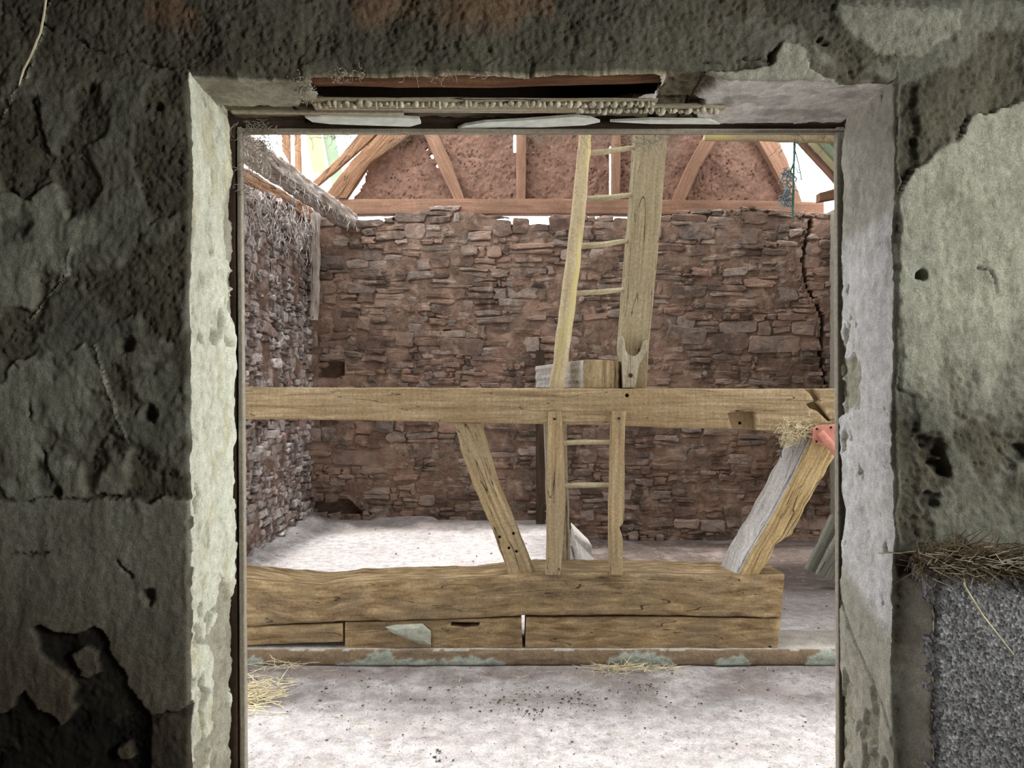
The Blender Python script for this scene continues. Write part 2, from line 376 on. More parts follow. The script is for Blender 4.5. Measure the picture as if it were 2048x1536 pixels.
def wall_h(x, z):
    """relief (towards the viewer) and colour of the front wall"""
    wx = x+.010*fbm(x*22, z*22, 3.3, o=3); wz = z+.010*fbm(x*22, z*22, 9.1, o=3)
    h = .014*fbm(x*2.2, z*2.2, 1., o=2)+.005*fbm(x*13, z*11, 2., o=4)
    lum = .60+.20*fbm(x*7, z*7, 5., o=4)
    fine = .45*np.abs(fbm(x*70, z*60, 4., o=3))+.55*(.5+.6*fbm(x*120, z*110, 14., o=2))*(.4+1.1*ss(-.2, .4, fbm(x*18, z*18, 24., o=2)))
    base = .003*fbm(x*80, z*60, 7., o=2)
    rough = ss(-.05, .22, fbm(x*6, z*6, 11., o=4)+.0)
    for p in rough_poly: rough = np.maximum(rough, 1-ss(-.004, .006, poly_sd(wx, wz, p)))
    topz = ss(2.16, 2.24, z)*(1-ss(.45, .7, x)); rough = np.maximum(rough, topz*.75)
    sm = np.zeros_like(x)
    for p in (pl_right, pl_upright, pl_corner, pl_leftlow, pl_patch, pl_patch2, pl_left1, pl_left2):
        a_ = 1-ss(-.0015, .0015, poly_sd(wx, wz, p))
        if p is pl_right: a_ = a_*ss(fp(0, 880)[1], fp(0, 640)[1], z+.10*fbm(x*9, z*7, 51., o=4))
        if p is pl_left1 or p is pl_left2: a_ = a_*ss(-.3, .25, fbm(x*10, z*7, 52., o=4)+.15)
        if p is pl_upright: a_ = a_*.45
        sm = np.maximum(sm, a_)
    gone = ss(.66, .70, -z+1.5+.01*fbm(x*30, z*30, o=2))*(x < -.7)*(1-sm)      # plaster fallen off low on the left
    gone = np.clip(gone, 0, 1)
    bot = ((z < fp(0, 1235)[1]) & (x < fp(300, 0)[0])).astype(float)*(1-sm)
    rough = rough*(1-sm)
    flow = .0028*fbm(x*26, z*7, 6., o=3)*(sm*.6+.35)
    h = h*(1-.5*sm)+flow+base*(1-.5*sm)-rough*(.004+.010*fine)+sm*.004-bot*.010
    # exposed strip beside the right corner
    st = (1-ss(.0, .016, np.abs(wx-(XR+.030+.006*fbm(z*6, z*0, 1., o=3)))-.011))*(z > .9)*(z < 2.19)*(1-sm)
    st = st*np.where(z > fp(0, 450)[1], 1., .55); h = h-.012*st
    col = np.stack([.300*lum, .295*lum, .235*lum], -1)
    col = col*(1-rough[..., None]*.42*np.array([.9, 1., 1.12]))
    smc = np.stack([.36+.04*pn(x*5, z*9), .36+.04*pn(x*5, z*9), .29+.03*pn(x*5, z*9)], -1)
    smc = np.where((x > 0)[..., None], smc*1.05, smc*.86)
    col = col*(1-sm[..., None])+smc*sm[..., None]
    col = col*(1-bot[..., None]*.72)*(1-.35*st[..., None])
    for c in cracks:
        d = line_d(wx, wz, c); k = (1-ss(.0008, .004, d))*ss(-.25, .1, fbm(x*9, z*9, 31., o=2)); h = h-.010*k; col = col*(1-.5*k[..., None])
    for c in ridges:
        d = line_d(wx, wz, c); k = 1-ss(.0006, .0028, d); h = h+.004*k; col = col*(1-k[..., None])+k[..., None]*np.array([.5, .52, .42])
    for (a, b, r, dp) in holes:
        X, Z = fp(a, b); rr = r*D0/F
        d = np.hypot(wx-X, wz-Z); d = d+rr*.3*fbm(x*50, z*50, 33., o=2); k = 1-ss(rr*.45, rr*1.15, d); h = h-dp*k; col = col*(1-.45*k[..., None])
    # missing render with a dark band high on the left of the lintel zone, brownish
    bul = ss(fp(1794, 0)[0], fp(1832, 0)[0], x+.004*fbm(z*12, z*0, 3., o=3))*ss(-fp(0, 1138)[1], -fp(0, 1168)[1], -wz); bulc = bul; bul = bul*(1-ss(.926, .936, x))
    h = h+bul*(.084+.004*fbm(x*20, z*16, 3., o=3)); col = col*(1-bulc[..., None])+bulc[..., None]*np.array([.34, .315, .265])*(.85+.3*ss(-.3, .3, fbm(x*14, z*10, 8., o=3)))[..., None]
    damp_shade = ((1-ss(.6, 1.5, z+.15*fbm(x*3, z*3, 61., o=4)))*(x < -.7))[..., None]; col = col*(1-damp_shade*np.array([.62, .69, .72]))  # lower left: light falloff painted into the colour, along with brown damp tone
    br = ss(.25, .5, fbm(x*4, z*4, 21., o=3))*ss(2.28, 2.36, z)*(x < .1)
    col = col*(1-br[..., None])+br[..., None]*np.array([.19, .125, .08])
    return h, np.clip(col, .01, .9)
SPC = .0042
def corner_r(t): return .012
def side_patch(name, sgn, xe, x_out):
    zs = np.arange(.0, 2.62, SPC); zs[-1] = 2.62
    xs = np.arange(0, abs(x_out-xe), SPC)[::-1]                     # distance from the edge
    dep = np.arange(SPC, .285, SPC)
    Z1, DX = np.meshgrid(zs, xs, indexing='ij')
    edge = .0028*fbm(zs*9, zs*0, 5+sgn, o=4)*(zs < 2.2)
    X1 = xe+sgn*DX+(edge[:, None])*np.exp(-DX*30)
    h, col = wall_h(X1, Z1)
    below = (1-ss(2.17, 2.2, Z1))
    rr = .010+.008*np.clip(fbm(Z1*9, Z1*0+2, 3., o=3), -1, 1)
    cr = np.where(DX < rr, rr-np.sqrt(np.clip(rr**2-(rr-DX)**2, 0, None)), 0)*below
    V1 = np.stack([X1, D0-h+cr, Z1], -1)
    Z2, DY = np.meshgrid(zs, dep, indexing='ij')
    he = h[:, -1:]
    rv = .007*fbm(Z2*3, DY*6, 40+sgn, o=3)+.003*fbm(Z2*20, DY*20, 44+sgn, o=3)
    flk_n = fbm(Z2*9, DY*14, 60+sgn, o=4)
    if sgn < 0:   # left reveal: bare stone low down, flaked place at mid height
        flk = ss(.08, .16, flk_n+.9*ss(.0, .14, DY-.06)*(1-ss(.78, 1.06, Z2))-.6*ss(.9, 1.1, Z2))
        flk = np.maximum(flk, (1-ss(.0, .03, np.hypot((Z2-1.93)*.55, DY-.26)-.045)))
        flk = np.maximum(flk, ss(.1, .2, flk_n-.2+.8*ss(.2, .28, DY))*(Z2 > 1.6)*(Z2 < 1.9))
    else:
        flk = ss(.1, .2, flk_n-.55+.95*np.exp(-((Z2-1.50)/.22)**2)*ss(.10, .24, DY)+.8*(1-ss(.62, .82, Z2)))
        flk = np.maximum(flk, 1-ss(.003, .009, np.abs(Z2-(.93-.9*(.28-DY)))))
    rv = rv-flk*(.010+.008*np.abs(fbm(Z2*25, DY*25, 3., o=3)))
    lum = 1+.10*fbm(Z2*4, DY*9, 70., o=3)
    wc = np.array([.72, .73, .60]) if sgn < 0 else np.array([.70, .69, .68])
    c2 = lum[..., None]*wc; stc = np.array([.42, .40, .31])
    if sgn < 0:
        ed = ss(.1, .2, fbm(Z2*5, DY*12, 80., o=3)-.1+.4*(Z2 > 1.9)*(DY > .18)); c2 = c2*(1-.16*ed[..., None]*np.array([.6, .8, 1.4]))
    else:
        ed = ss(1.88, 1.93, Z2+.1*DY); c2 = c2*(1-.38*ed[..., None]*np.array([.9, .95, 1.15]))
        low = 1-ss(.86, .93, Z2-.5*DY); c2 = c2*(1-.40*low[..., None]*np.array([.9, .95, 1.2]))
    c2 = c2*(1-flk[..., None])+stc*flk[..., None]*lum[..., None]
    end = .27+.012*fbm(zs*7, zs*0, 90+sgn, o=4)
    if sgn < 0: end = np.where(zs > 1.935, .240, end)
    DYe = np.minimum(DY, end[:, None])
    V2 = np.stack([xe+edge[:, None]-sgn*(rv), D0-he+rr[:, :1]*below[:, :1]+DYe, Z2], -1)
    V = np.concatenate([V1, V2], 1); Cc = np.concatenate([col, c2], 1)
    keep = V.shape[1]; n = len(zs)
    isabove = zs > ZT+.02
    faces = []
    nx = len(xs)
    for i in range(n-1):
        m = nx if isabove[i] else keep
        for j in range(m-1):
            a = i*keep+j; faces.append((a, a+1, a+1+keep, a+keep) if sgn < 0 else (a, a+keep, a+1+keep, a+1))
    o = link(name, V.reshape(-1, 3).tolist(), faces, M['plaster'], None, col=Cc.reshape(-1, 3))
    return struct(o)
side_patch('wall_front_left', -1, XL, -1.62)
side_patch('wall_front_right', 1, XR, 1.75)

def top_patch():
    xs = np.arange(XL, XR+SPC, SPC); xs[-1] = XR; zf = np.arange(0, .42, SPC)[::-1]; dep = np.arange(SPC, .3, SPC)
    X1, DZ = np.meshgrid(xs, zf, indexing='ij')
    def px(x): return x*F/D0+1024
    q = px(xs)
    edge = .010*fbm(xs*8, xs*0, 5., o=4)+np.interp(q, [380, 600, 620, 1320, 1345, 1420, 1500, 1790], [.01, .008, .028, .03, .03, .012, .0, -.006])
    Z1 = ZT+edge[:, None]*np.exp(-DZ*12)+DZ
    h, col = wall_h(X1, Z1)
    rr = .012
    cr = np.where(DZ < rr, rr-np.sqrt(np.clip(rr**2-(rr-DZ)**2, 0, None)), 0)
    V1 = np.stack([X1, D0-h+cr, Z1], -1)
    X2, DY = np.meshgrid(xs, dep, indexing='ij')
    wx = X2+.012*fbm(X2*20, DY*20, 1., o=3)
    hit = lambda a, b: ss(fp(a, 0)[0]-.004, fp(a, 0)[0]+.004, wx)*(1-ss(fp(b, 0)[0]-.004, fp(b, 0)[0]+.004, wx))
    wy = DY+.007*fbm(X2*16, DY*30, 8., o=3)
    cav = hit(612, 1325)*(wy < .118-.03*ss(.25, .36, X2)).astype(float)
    bare = hit(560, 1440+0)*ss(.112, .118, wy+.0)                     # the lath zone, plaster gone
    left = (1-ss(fp(612, 0)[0], fp(612, 0)[0]+.01, wx)); bl = left*ss(.165, .175, wy+.01)
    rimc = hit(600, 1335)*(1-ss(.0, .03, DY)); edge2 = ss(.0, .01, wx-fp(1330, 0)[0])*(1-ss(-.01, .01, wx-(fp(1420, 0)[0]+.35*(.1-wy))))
    z = ZT+.004*fbm(X2*6, DY*6, 9., o=3)+.002*fbm(X2*30, DY*30, 2., o=3)+edge[:, None]*np.exp(-DY*10)*.6
    z = z+cav*.0+np.maximum(bare, bl)*(1-cav)*.016+edge2*(.008+.016*np.abs(fbm(X2*30, DY*30, 5., o=3)))
    lum = 1+.18*fbm(X2*12, DY*12, 3., o=4)
    c2 = np.zeros(X2.shape+(3,))+np.array([.70, .67, .63]); c2 = np.where((X2 < fp(620, 0)[0])[..., None], np.array([.46, .44, .35]), c2)
    st = 1-ss(-.05, .05, fbm(X2*8, DY*12, 12., o=4)+.25); c2 = c2*(1-.25*st[..., None])
    bb = np.maximum(np.maximum(bare, bl), edge2)[..., None]; c2 = c2*(1-bb)+bb*np.array([.20, .165, .11])
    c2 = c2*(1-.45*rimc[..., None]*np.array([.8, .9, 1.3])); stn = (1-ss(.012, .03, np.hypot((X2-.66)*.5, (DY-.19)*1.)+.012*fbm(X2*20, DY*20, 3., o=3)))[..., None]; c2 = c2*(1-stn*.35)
    c2 = c2*lum[..., None]
    V2 = np.stack([X2, D0-h[:, -1:]+rr+np.minimum(DY, .272), z], -1)
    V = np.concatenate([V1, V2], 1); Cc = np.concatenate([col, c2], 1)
    gone = np.zeros(V.shape[:2], bool); gone[:, len(zf):] = (hit(612, 1325)*(wy < .208-.125*ss(.16, .36, X2)) > .5)
    gone = gone.ravel()
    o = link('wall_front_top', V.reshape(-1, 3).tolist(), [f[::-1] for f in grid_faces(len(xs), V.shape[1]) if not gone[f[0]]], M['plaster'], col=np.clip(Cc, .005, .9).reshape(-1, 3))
    struct(o)
top_patch()
# solid core of the wall behind the render and up above
Mx = M['plaster']
def core(name, a, b): return struct(box(name, a, b, Mx))
core('wall_core_left', (-2.35, 2.0, -.05), (-.80, 2.12, 6.6)); core('wall_core_right', (.945, 2.0, -.05), (3.8, 2.12, 6.6)); core('wall_core_top', (-.80, 2.03, 2.28), (.945, 2.12, 6.6))
core('wall_front_far_left', (-2.6, 1.74, 0), (-1.6, 2.0, 2.7)); core('wall_front_far_right', (1.73, 1.74, 0), (3.8, 2.0, 2.7))
core('wall_core_lintel', (-1.6, 1.95, 2.42), (1.74, 2.0, 2.7))
# ------------------------------------------------------------------ the near room (behind the camera)
core('wall_room_left', (-2.6, -2.2, 0), (-2.5, 1.74, 2.7)); core('wall_room_back', (-2.6, -2.3, 0), (2.4, -2.2, 2.7)); 
core('wall_room_right_low', (2.3, -2.2, 0), (2.4, 1.74, 1.25)); core('wall_room_right_high', (2.3, -2.2, 2.5), (2.4, 1.74, 2.7))
core('wall_room_right_rear', (2.3, -2.2, 1.25), (2.4, -.45, 2.5)); core('wall_room_right_front', (2.3, .85, 1.25), (2.4, 1.74, 2.5))
struct(box('ceiling', (-2.6, -2.3, 2.6), (2.4, 1.75, 2.7), M['dark'])); struct(box('floor_near_room', (-2.6, -2.3, -.1), (2.4, 2.0, -.0), M['slate']))

# ------------------------------------------------------------------ rubble walls
def stone_wall(name, org, U, Nv, width, top, mat, seed, hrange=(.06, .15), wrange=(.09, .33), relief=.03, pal=None, skip=None, extra=None, dark=None, fill=.22, split=None):
    """org: lower corner; U along, Nv outwards; top(u) the wall height"""
    R = random.Random(seed); org, U, Nv = Vector(org), Vector(U), Vector(Nv); Z = Vector((0, 0, 1))
    V = []; Fc = []; Cc = []; v = -.3; ci = 0
    pal = pal or [(.20, .15, .12), (.165, .12, .095), (.23, .18, .15), (.14, .097, .077), (.22, .14, .105), (.26, .205, .175)]
    hmax = max(top(width*i/40) for i in range(41))
    wav = lambda u, v: .045*math.sin(u*1.7+v*2.1+seed)+.028*math.sin(u*4.3+v*5+seed*2)+.012*math.sin(u*11+v*3)
    while v < hmax+.05:
        h = R.uniform(*hrange)*R.choice([.6, .8, 1, 1, 1.35]); u = -R.uniform(0, .2)
        while u < width:
            w = R.uniform(*wrange)*(h/.09)**.5*R.choice([.7, 1, 1.25])
            if R.random() < .25: w *= .5
            if split:
                cu = split(v+h/2)
                if cu and u < cu < u+w+.02:
                    if cu-u > .05: w = cu-.012-R.uniform(0, .02)-u
                    else: u = cu+.028; continue
            splits = [(0, h)]
            if h > .085 and R.random() < .45: s = R.uniform(.35, .65)*h; splits = [(0, s), (s, h)]
            for (a, b) in splits:
                uc, vc = u+w/2, v+(a+b)/2+wav(u+w/2, v)
                if vc-.3*(b-a) > top(min(max(uc, 0), width)) or uc > width+.05: continue
                if skip and skip(uc, vc): continue
                hh = (b-a)/2*R.uniform(.90, 1.12); hw = w/2*R.uniform(.93, 1.06); g = R.uniform(.002, .009)
                pts = []
                for k, (su, sv) in enumerate([(-1, -.75), (-.8, -1), (0, -1.0), (.8, -1), (1, -.75), (1, 0), (1, .75), (.8, 1), (0, 1.0), (-.8, 1), (-1, .75), (-1, 0)]):
                    pts.append((su*(hw-g)+R.gauss(0, .010), sv*(hh-g)+R.gauss(0, .0065)))
                rot = R.gauss(0, .055); cr, sr = math.cos(rot), math.sin(rot)
                pts = [(p*cr-q*sr, p*sr+q*cr) for p, q in pts]
                z1 = R.uniform(.1, 1.)*relief; tu, tv = R.gauss(0, .05), R.gauss(0, .08); b0 = len(V)
                base = R.choice(pal); kk = R.uniform(.6, 1.45); base = [c*kk for c in base]
                if dark: dk = dark(uc, vc); base = [c*dk for c in base]
                if extra: z1 += extra(uc, vc)
                ins = min(.010, hh*.3)
                for (sc, zz) in ((1, -.03), (1, z1-ins*.9), (1-ins*.8/max(hw, .02), z1), (.45, z1+R.uniform(0, .004))):
                    scv = 1-ins*.8/max(hh, .02) if zz == z1 else sc
                    for (p, q) in pts:
                        V.append(org+U*(uc+p*sc)+Z*(vc+q*scv)+Nv*(zz+(tu*p+tv*q)*(zz > 0)+(R.gauss(0, .0018) if zz > 0 else 0))); Cc.append(base)
                V.append(org+U*uc+Z*vc+Nv*(z1+.002)); Cc.append(base)
                m = 12
                for r_ in range(3):
                    for j in range(m): Fc.append((b0+r_*m+j, b0+r_*m+(j+1) % m, b0+(r_+1)*m+(j+1) % m, b0+(r_+1)*m+j))
                for j in range(m): Fc.append((b0+3*m+j, b0+3*m+(j+1) % m, b0+4*m))
            u += w
        v += h; ci += 1
    # clay bedding between the stones
    nu, nv = int(width/.022), int((hmax+.3)/.022); b0 = len(V)
    uu, vv = np.meshgrid(np.linspace(0, width, nu), np.linspace(0, 1, nv), indexing='ij')
    tops = np.array([top(x)-.03 for x in np.linspace(0, width, nu)])[:, None]; vv = vv*(tops+.3)-.3
    hh = relief*fill+relief*.8*fbm(uu*2.2, vv*2.2, seed, o=5)+.004*fbm(uu*25, vv*25, seed, o=2)
    if skip:
        for i in range(nu):
            for j in range(nv):
                if skip(uu[i, j], vv[i, j]): hh[i, j] = -.14
    B = [org+U*float(a)+Z*float(b)+Nv*float(c) for a, b, c in zip(uu.ravel(), vv.ravel(), hh.ravel())]
    V += B; Cc += [(.20, .13, .095)]*len(B); Fc += grid_faces(nu, nv, b0)
    # back of the wall
    b0 = len(V); nb = 30
    for i in range(nb):
        u_ = width*i/(nb-1)
        for (zz, dd) in ((-.3, .0), (-.3, -.35), (top(u_)-.035, -.35), (top(u_)-.035, -.01)): V.append(org+U*u_+Z*zz+Nv*dd); Cc.append((.3, .22, .18))
    Fc += [f for f in grid_faces(nb, 4, b0)]
    o = link(name, V, Fc, mat, None, smooth=False, col=np.array(Cc)); 
    return struct(o)
XW, XWR, YB = -2.24, 3.7, 8.16
tb = lambda px: (px-1024)*YB/F-XW
bt = [(u, EYE+(768-y)*YB/F) for u, y in [(0, 428), (tb(640), 428), (tb(700), 442), (tb(790), 436), (tb(880), 416), (tb(960), 422), (tb(1010), 440), (tb(1050), 449), (tb(1090), 445), (tb(1130), 441), (tb(1200), 432), (tb(1240), 436), (tb(1330), 430), (tb(1420), 424), (tb(1500), 418), (tb(1560), 424), (tb(1640), 436), (5.95, 440)]]
btop = lambda u: float(np.interp(u, [a for a, b in bt], [b for a, b in bt]))
def bsplit(v):
    py = 768-(v-EYE)*F/YB
    if py > 775: return None
    return (np.interp(py, [430, 520, 560, 640, 700, 760], [1625, 1604, 1612, 1646, 1640, 1652])-1024)*YB/F-XW-.01+.02*math.sin(v*40)
def bskip(u, v):
    px = (u+XW)*F/YB+1024; py = 768-(v-EYE)*F/YB
    if 640 < px < 688 and 724 < py < 756: return True
    if 620 < px < 730 and 1000 < py < 1032 and (px-620) < 115-(1032-py)*1.2: return True
    cx = np.interp(py, [430, 520, 560, 640, 700, 760], [1625, 1604, 1612, 1646, 1640, 1652])
    if abs(px-cx) < 4 and py < 770: return True
    return 888 < px < 902 and 655 < py < 668
stone_wall('wall_back', (XW, YB, 0), (1, 0, 0), (0, -1, 0), XWR-XW, btop, M['stone'], 3, skip=bskip, relief=.036, split=bsplit)
lt = [(2.1, 2.9), (4.0, 2.95), (5.6, 3.1), (6.2, 3.15), (6.57, 3.2), (7.14, 3.27), (7.8, 3.37), (8.16, 3.4)]
ltop = lambda u: float(np.interp(8.16-u, [a for a, b in lt], [b for a, b in lt]))
palL = [(.36, .30, .275), (.30, .24, .215), (.42, .365, .34), (.26, .18, .155), (.46, .41, .39)]
stone_wall('wall_left', (XW, 8.16, 0), (0, -1, 0), (1, 0, 0), 4.5, ltop, M['stone_left'], 5, hrange=(.04, .11), wrange=(.06, .22), relief=.06, pal=palL, dark=lambda u, v: 1.)
core('wall_left_beside_door', (-2.6, 3.5, 0), (-2.24, 3.66, 3.0)); core('wall_left_front', (-2.6, 2.1, 0), (-2.24, 2.4, 3.0)); core('wall_left_over_door', (-2.6, 2.4, 2.2), (-2.24, 3.5, 3.0))
core('wall_right_rear', (3.5, 3.85, 0), (3.8, 8.5, 3.4)); core('wall_right_over_door', (3.5, 2.1, 3.0), (3.8, 3.85, 3.4))
# floor of the barn
fx = np.arange(-2.6, 4.0, .022); fy = np.arange(1.95, 8.4, .022); FX, FY = np.meshgrid(fx, fy, indexing='ij')
dip = -.22*ss(.45, .75, FX)*ss(4.6, 7.0, FY)+.05*ss(7.3, 8.2, FY)*(FX < .5)*ss(-.05, .3, fbm(FX*1.5, FY*2, 2., o=3))
wst = .06*np.exp(-((FX-XW)/.22)**2)*(FY > 4.2)*(1+fbm(FX*5, FY*5, 1., o=3))
FZ = dip+wst+.010*fbm(FX*2, FY*2, 1., o=4)+.004*fbm(FX*14, FY*14, 2., o=3)
FZ = np.where(np.abs(FY-4.05) < .18, np.minimum(FZ, 0), FZ)
fl = 1+.10*fbm(FX*3, FY*3, 4., o=4); fc = np.stack([.575*fl, .545*fl, .54*fl], -1)
rb = ss(7.2, 7.8, FY+.4*fbm(FX*2, FY*2, 3., o=3))*.55*(FX < .6)+ss(.45, .7, FX)*(ss(4.4, 5.0, FY)*.5+ss(5.2, 6.0, FY)*.32)  # brown dirt, plus shade beyond the light patch and right of the divider
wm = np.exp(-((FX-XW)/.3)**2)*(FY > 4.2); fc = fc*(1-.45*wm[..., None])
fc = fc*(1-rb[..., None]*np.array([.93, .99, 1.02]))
dk = ss(0, .6, 1-np.abs(FY-3.72)/.36)*ss(-.5, .25, fbm(FX*3, FY*4, 15., o=4))*(FY < 4); fc = fc*(1-.42*dk[..., None]*np.array([.9, 1., 1.05]))  # strip before the sill: shade put into the floor colour
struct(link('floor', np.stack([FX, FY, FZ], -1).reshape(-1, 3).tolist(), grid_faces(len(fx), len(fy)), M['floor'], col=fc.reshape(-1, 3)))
def floor_z(x, y): return float(FZ[min(max(int((x+2.6)/.022), 0), len(fx)-1), min(max(int((y-1.95)/.022), 0), len(fy)-1)])

# gable of clay daub
gx = np.arange(-2.0, 3.3, .014); gz = np.arange(3.47, 5.6, .014); GX, GZ = np.meshgrid(gx, gz, indexing='ij')
YG = 8.32
ppx = GX*F/YG+1024; ppy = 768-(GZ-EYE)*F/YG
lft = np.interp(ppy, [-200, 265, 285, 310, 350, 375, 392, 440], [1140, 800, 775, 742, 735, 722, 706, 690])+7*fbm(GX*9, GZ*9, 1., o=3)
rgt = np.interp(ppy, [-200, 265, 440], [1140, 1515, 1600])
inside = (ppx > lft) & (ppx < rgt)
slit = ((np.abs(ppx-1031) < 2.2) & (ppy < 305) & (ppy > 250)) | ((np.abs(ppx-1221) < 2.0) & (ppy < 400) & (ppy > 290)) | ((np.abs(ppx-(842+(ppy-275)*.60)) < 2.0) & (fbm(GX*14, GZ*14, 2., o=2) > .15))
inside &= ~slit
crk = np.abs(fbm(GX*7, GZ*7, 3., o=3)); crk2 = np.abs(fbm(GX*17, GZ*17, 8., o=2))
gy = YG-.02*fbm(GX*4, GZ*4, 5., o=5)-.006*fbm(GX*22, GZ*22, 6., o=3)+.022*(1-ss(0, .035, crk))*ss(-.2, .1, fbm(GX*3, GZ*3, 33., o=2))+.012*(1-ss(0, .05, crk2))*ss(-.1, .2, fbm(GX*4, GZ*4, 34., o=2))
gl = 1+.15*fbm(GX*3, GZ*3, 7., o=4); crm = np.maximum(1-ss(0, .05, crk), .8*(1-ss(0, .06, crk2))); gl = gl*(1-.35*crm); gc = np.stack([.235*gl, .135*gl, .098*gl], -1)
n_, m_ = GX.shape; fs = [f for f in grid_faces(n_, m_) if inside.ravel()[f[0]] and inside.ravel()[f[2]]]
back0 = n_*m_; Vf = np.stack([GX, gy, GZ], -1).reshape(-1, 3); Vb = Vf+np.array([0, .07, 0])
struct(link('wall_gable', np.concatenate([Vf, Vb]).tolist(), fs+[tuple(i+back0 for i in f)[::-1] for f in fs], M['clay'], col=np.concatenate([gc.reshape(-1, 3)]*2)))

# roof covering and its openings (ridge at x=.62)
RX, RZ, EZ = .73, 6.45, 3.50
def slope_pt(side, s, y, off=0):      # s 0 at the eave, 1 at the ridge
    x0 = -2.45 if side < 0 else 3.45
    return (x0+(RX-x0)*s, y, EZ-.05+(RZ-EZ)*s+off)
def roof_panel(name, side, s0, s1, y0, y1):
    q = [slope_pt(side, s, y, o) for o in (0.09, 0.12) for s, y in ((s0, y0), (s1, y0), (s1, y1), (s0, y1))]
    f = [(0, 1, 2, 3), (4, 7, 6, 5), (0, 4, 5, 1), (1, 5, 6, 2), (2, 6, 7, 3), (3, 7, 4, 0)]
    o = link(name, q, f, M['slate'], smooth=False); fixn(o); return struct(o)
roof_panel('roof_right_front', 1, 0, 1, 3.90, 7.55); roof_panel('roof_right_eave', 1, 0, .12, 2.0, 3.9)
roof_panel('roof_left_front', -1, 0, 1, 3.90, 5.3); roof_panel('roof_left_eave', -1, 0, .2, 2.0, 3.9); roof_panel('roof_left_ridge', -1, .92, 1, 5.3, 8.1)

# ------------------------------------------------------------------ door frame
df = bpy.data.objects.new('door_1', None); C.objects.link(df); df.location = (0, 0, 0); struct(df)
member('door_post', [(471, 250), (478, 1900)], [(430, 250), (436, 1900)], 2.0, 2.03, M['dark'], df, rough=.001)
member('door_stop', [(482, 254), (493, 1900)], [(473, 254), (481, 1900)], 1.999, 2.022, M['frame'], df, rough=.0006, r=.003)
member('door_post', [(1694, 250), (1699, 1900)], [(1745, 250), (1745, 1900)], 2.0, 2.03, M['dark'], df, rough=.001)
member('door_stop', [(1674, 254), (1679, 1900)], [(1689, 254), (1691, 1900)], 1.999, 2.022, M['frame'], df, rough=.0006, r=.003)
member('door_head', [(440, 205), (1720, 205)], [(440, 256), (1720, 257)], 2.005, 2.03, M['dark'], df, rough=.0015)  # dark colour stands in for the shadow gap above the stop
member('head_stop', [(476, 256), (1690, 257)], [(476, 265), (1690, 265)], 1.999, 2.022, M['frame'], df, rough=.0006, r=.003)

# lintel behind the fallen soffit, laths with plaster keys
tag(tube('lintel_timber', [(-.50, 1.775, 2.264), (.0, 1.777, 2.262), (.41, 1.775, 2.266)], [.046, .048, .038], M['lintel'], k=16),
    'dark brown rounded lintel timber in the broken cavity over the doorway', 'lintel')
cv = box('wall_cavity', (-.56, 1.712, 2.205), (.44, 2.01, 2.40), M['dark']); struct(cv)
bmc = bmesh.new(); bmc.from_mesh(cv.data); bmc.faces.ensure_lookup_table()
bmesh.ops.delete(bmc, geom=[f for f in bmc.faces if f.normal.z < -.5 or f.normal.y < -.5], context='FACES'); bmc.to_mesh(cv.data); bmc.free()
def lath(name, x0, x1, y, z, label, keys, w=.022):
    r = bpy.data.objects.new(name, None); C.objects.link(r); r.location = (0, 0, 0)
    bar('strip', (x0, y, z), (x1, y+.004, z), w, .008, M['oak_grey'], r, r=.002, rough=.0025)
    V = []; Fc = []; x = x0+.01; R = random.Random(int(y*1000))
    while keys and x < x1-.01:
        b = len(V); rx, ry, rz = R.uniform(.005, .011), R.uniform(.007, .016), R.uniform(.004, .012); cy = y+R.gauss(0, .003)
        for i in range(5):
            th = math.pi*i/4
            for j in range(7):
                ph = 2*math.pi*j/7; k = R.uniform(.8, 1.2)
                V.append((x+rx*k*math.sin(th)*math.cos(ph), cy+ry*k*math.sin(th)*math.sin(ph), z-.008-rz*k*math.cos(th)))
        Fc += grid_faces(5, 7, b, wrap=True); x += rx*R.uniform(1.6, 2.1)
    if V: link('plaster_key', V, Fc, M['key'], r)
    tag(r, label, 'lath', 'laths exposed over the doorway')
lath('soffit_lath', -.50, .36, 1.838, 2.203, 'exposed lath with a row of lumpy plaster keys, directly behind the dark cavity', True, .034)
lath('soffit_lath', -.50, .50, 1.872, 2.202, 'thin grey lath without plaster lumps, between the keyed rows and the head of the doorway', False, .030)
lath('soffit_lath', -.50, .20, 1.902, 2.206, 'lath just in front of the white plaster flakes of the soffit', False, .028)
lath('soffit_lath', .16, .535, 1.862, 2.196, 'short keyed lath at the right end of the broken soffit, reaching the whitish plaster', True)
lath('soffit_lath', -.72, -.28, 1.905, 2.200, 'lath stub at the left end of the broken soffit, above the cobwebbed corner', False, .02)
def flake(name, pts, y0, label):
    """pts pixel outline at depth ~1.93 seen from below"""
    V = []; n = len(pts)
    for dz in (0, .007):
        for (a, b) in pts:
            D = (2.194-EYE)*F/(768-b); V.append(((a-1024)*D/F, D, 2.192+dz+.001*math.sin(a)))
    f = [tuple(range(n)), tuple(range(n, 2*n))[::-1]]+[(i, (i+1) % n, n+(i+1) % n, n+i) for i in range(n)]
    o = link(name, V, f, M['white_bit'], smooth=False); fixn(o)
    tag(o, label, 'plaster', 'white plaster left on the soffit')
flake('plaster_flake', [(610, 234), (640, 231), (720, 233), (800, 235), (838, 237), (842, 246), (820, 252), (740, 249), (660, 247), (625, 243)], 0, 'white plaster flake on the left half of the soffit, above the left roof opening')
flake('plaster_flake', [(915, 256), (930, 250), (970, 244), (1040, 240), (1100, 236), (1150, 232), (1180, 235), (1200, 243), (1170, 250), (1080, 253), (1000, 254), (950, 257)], 0, 'long white plaster flake at the middle of the soffit, left of the ladder')
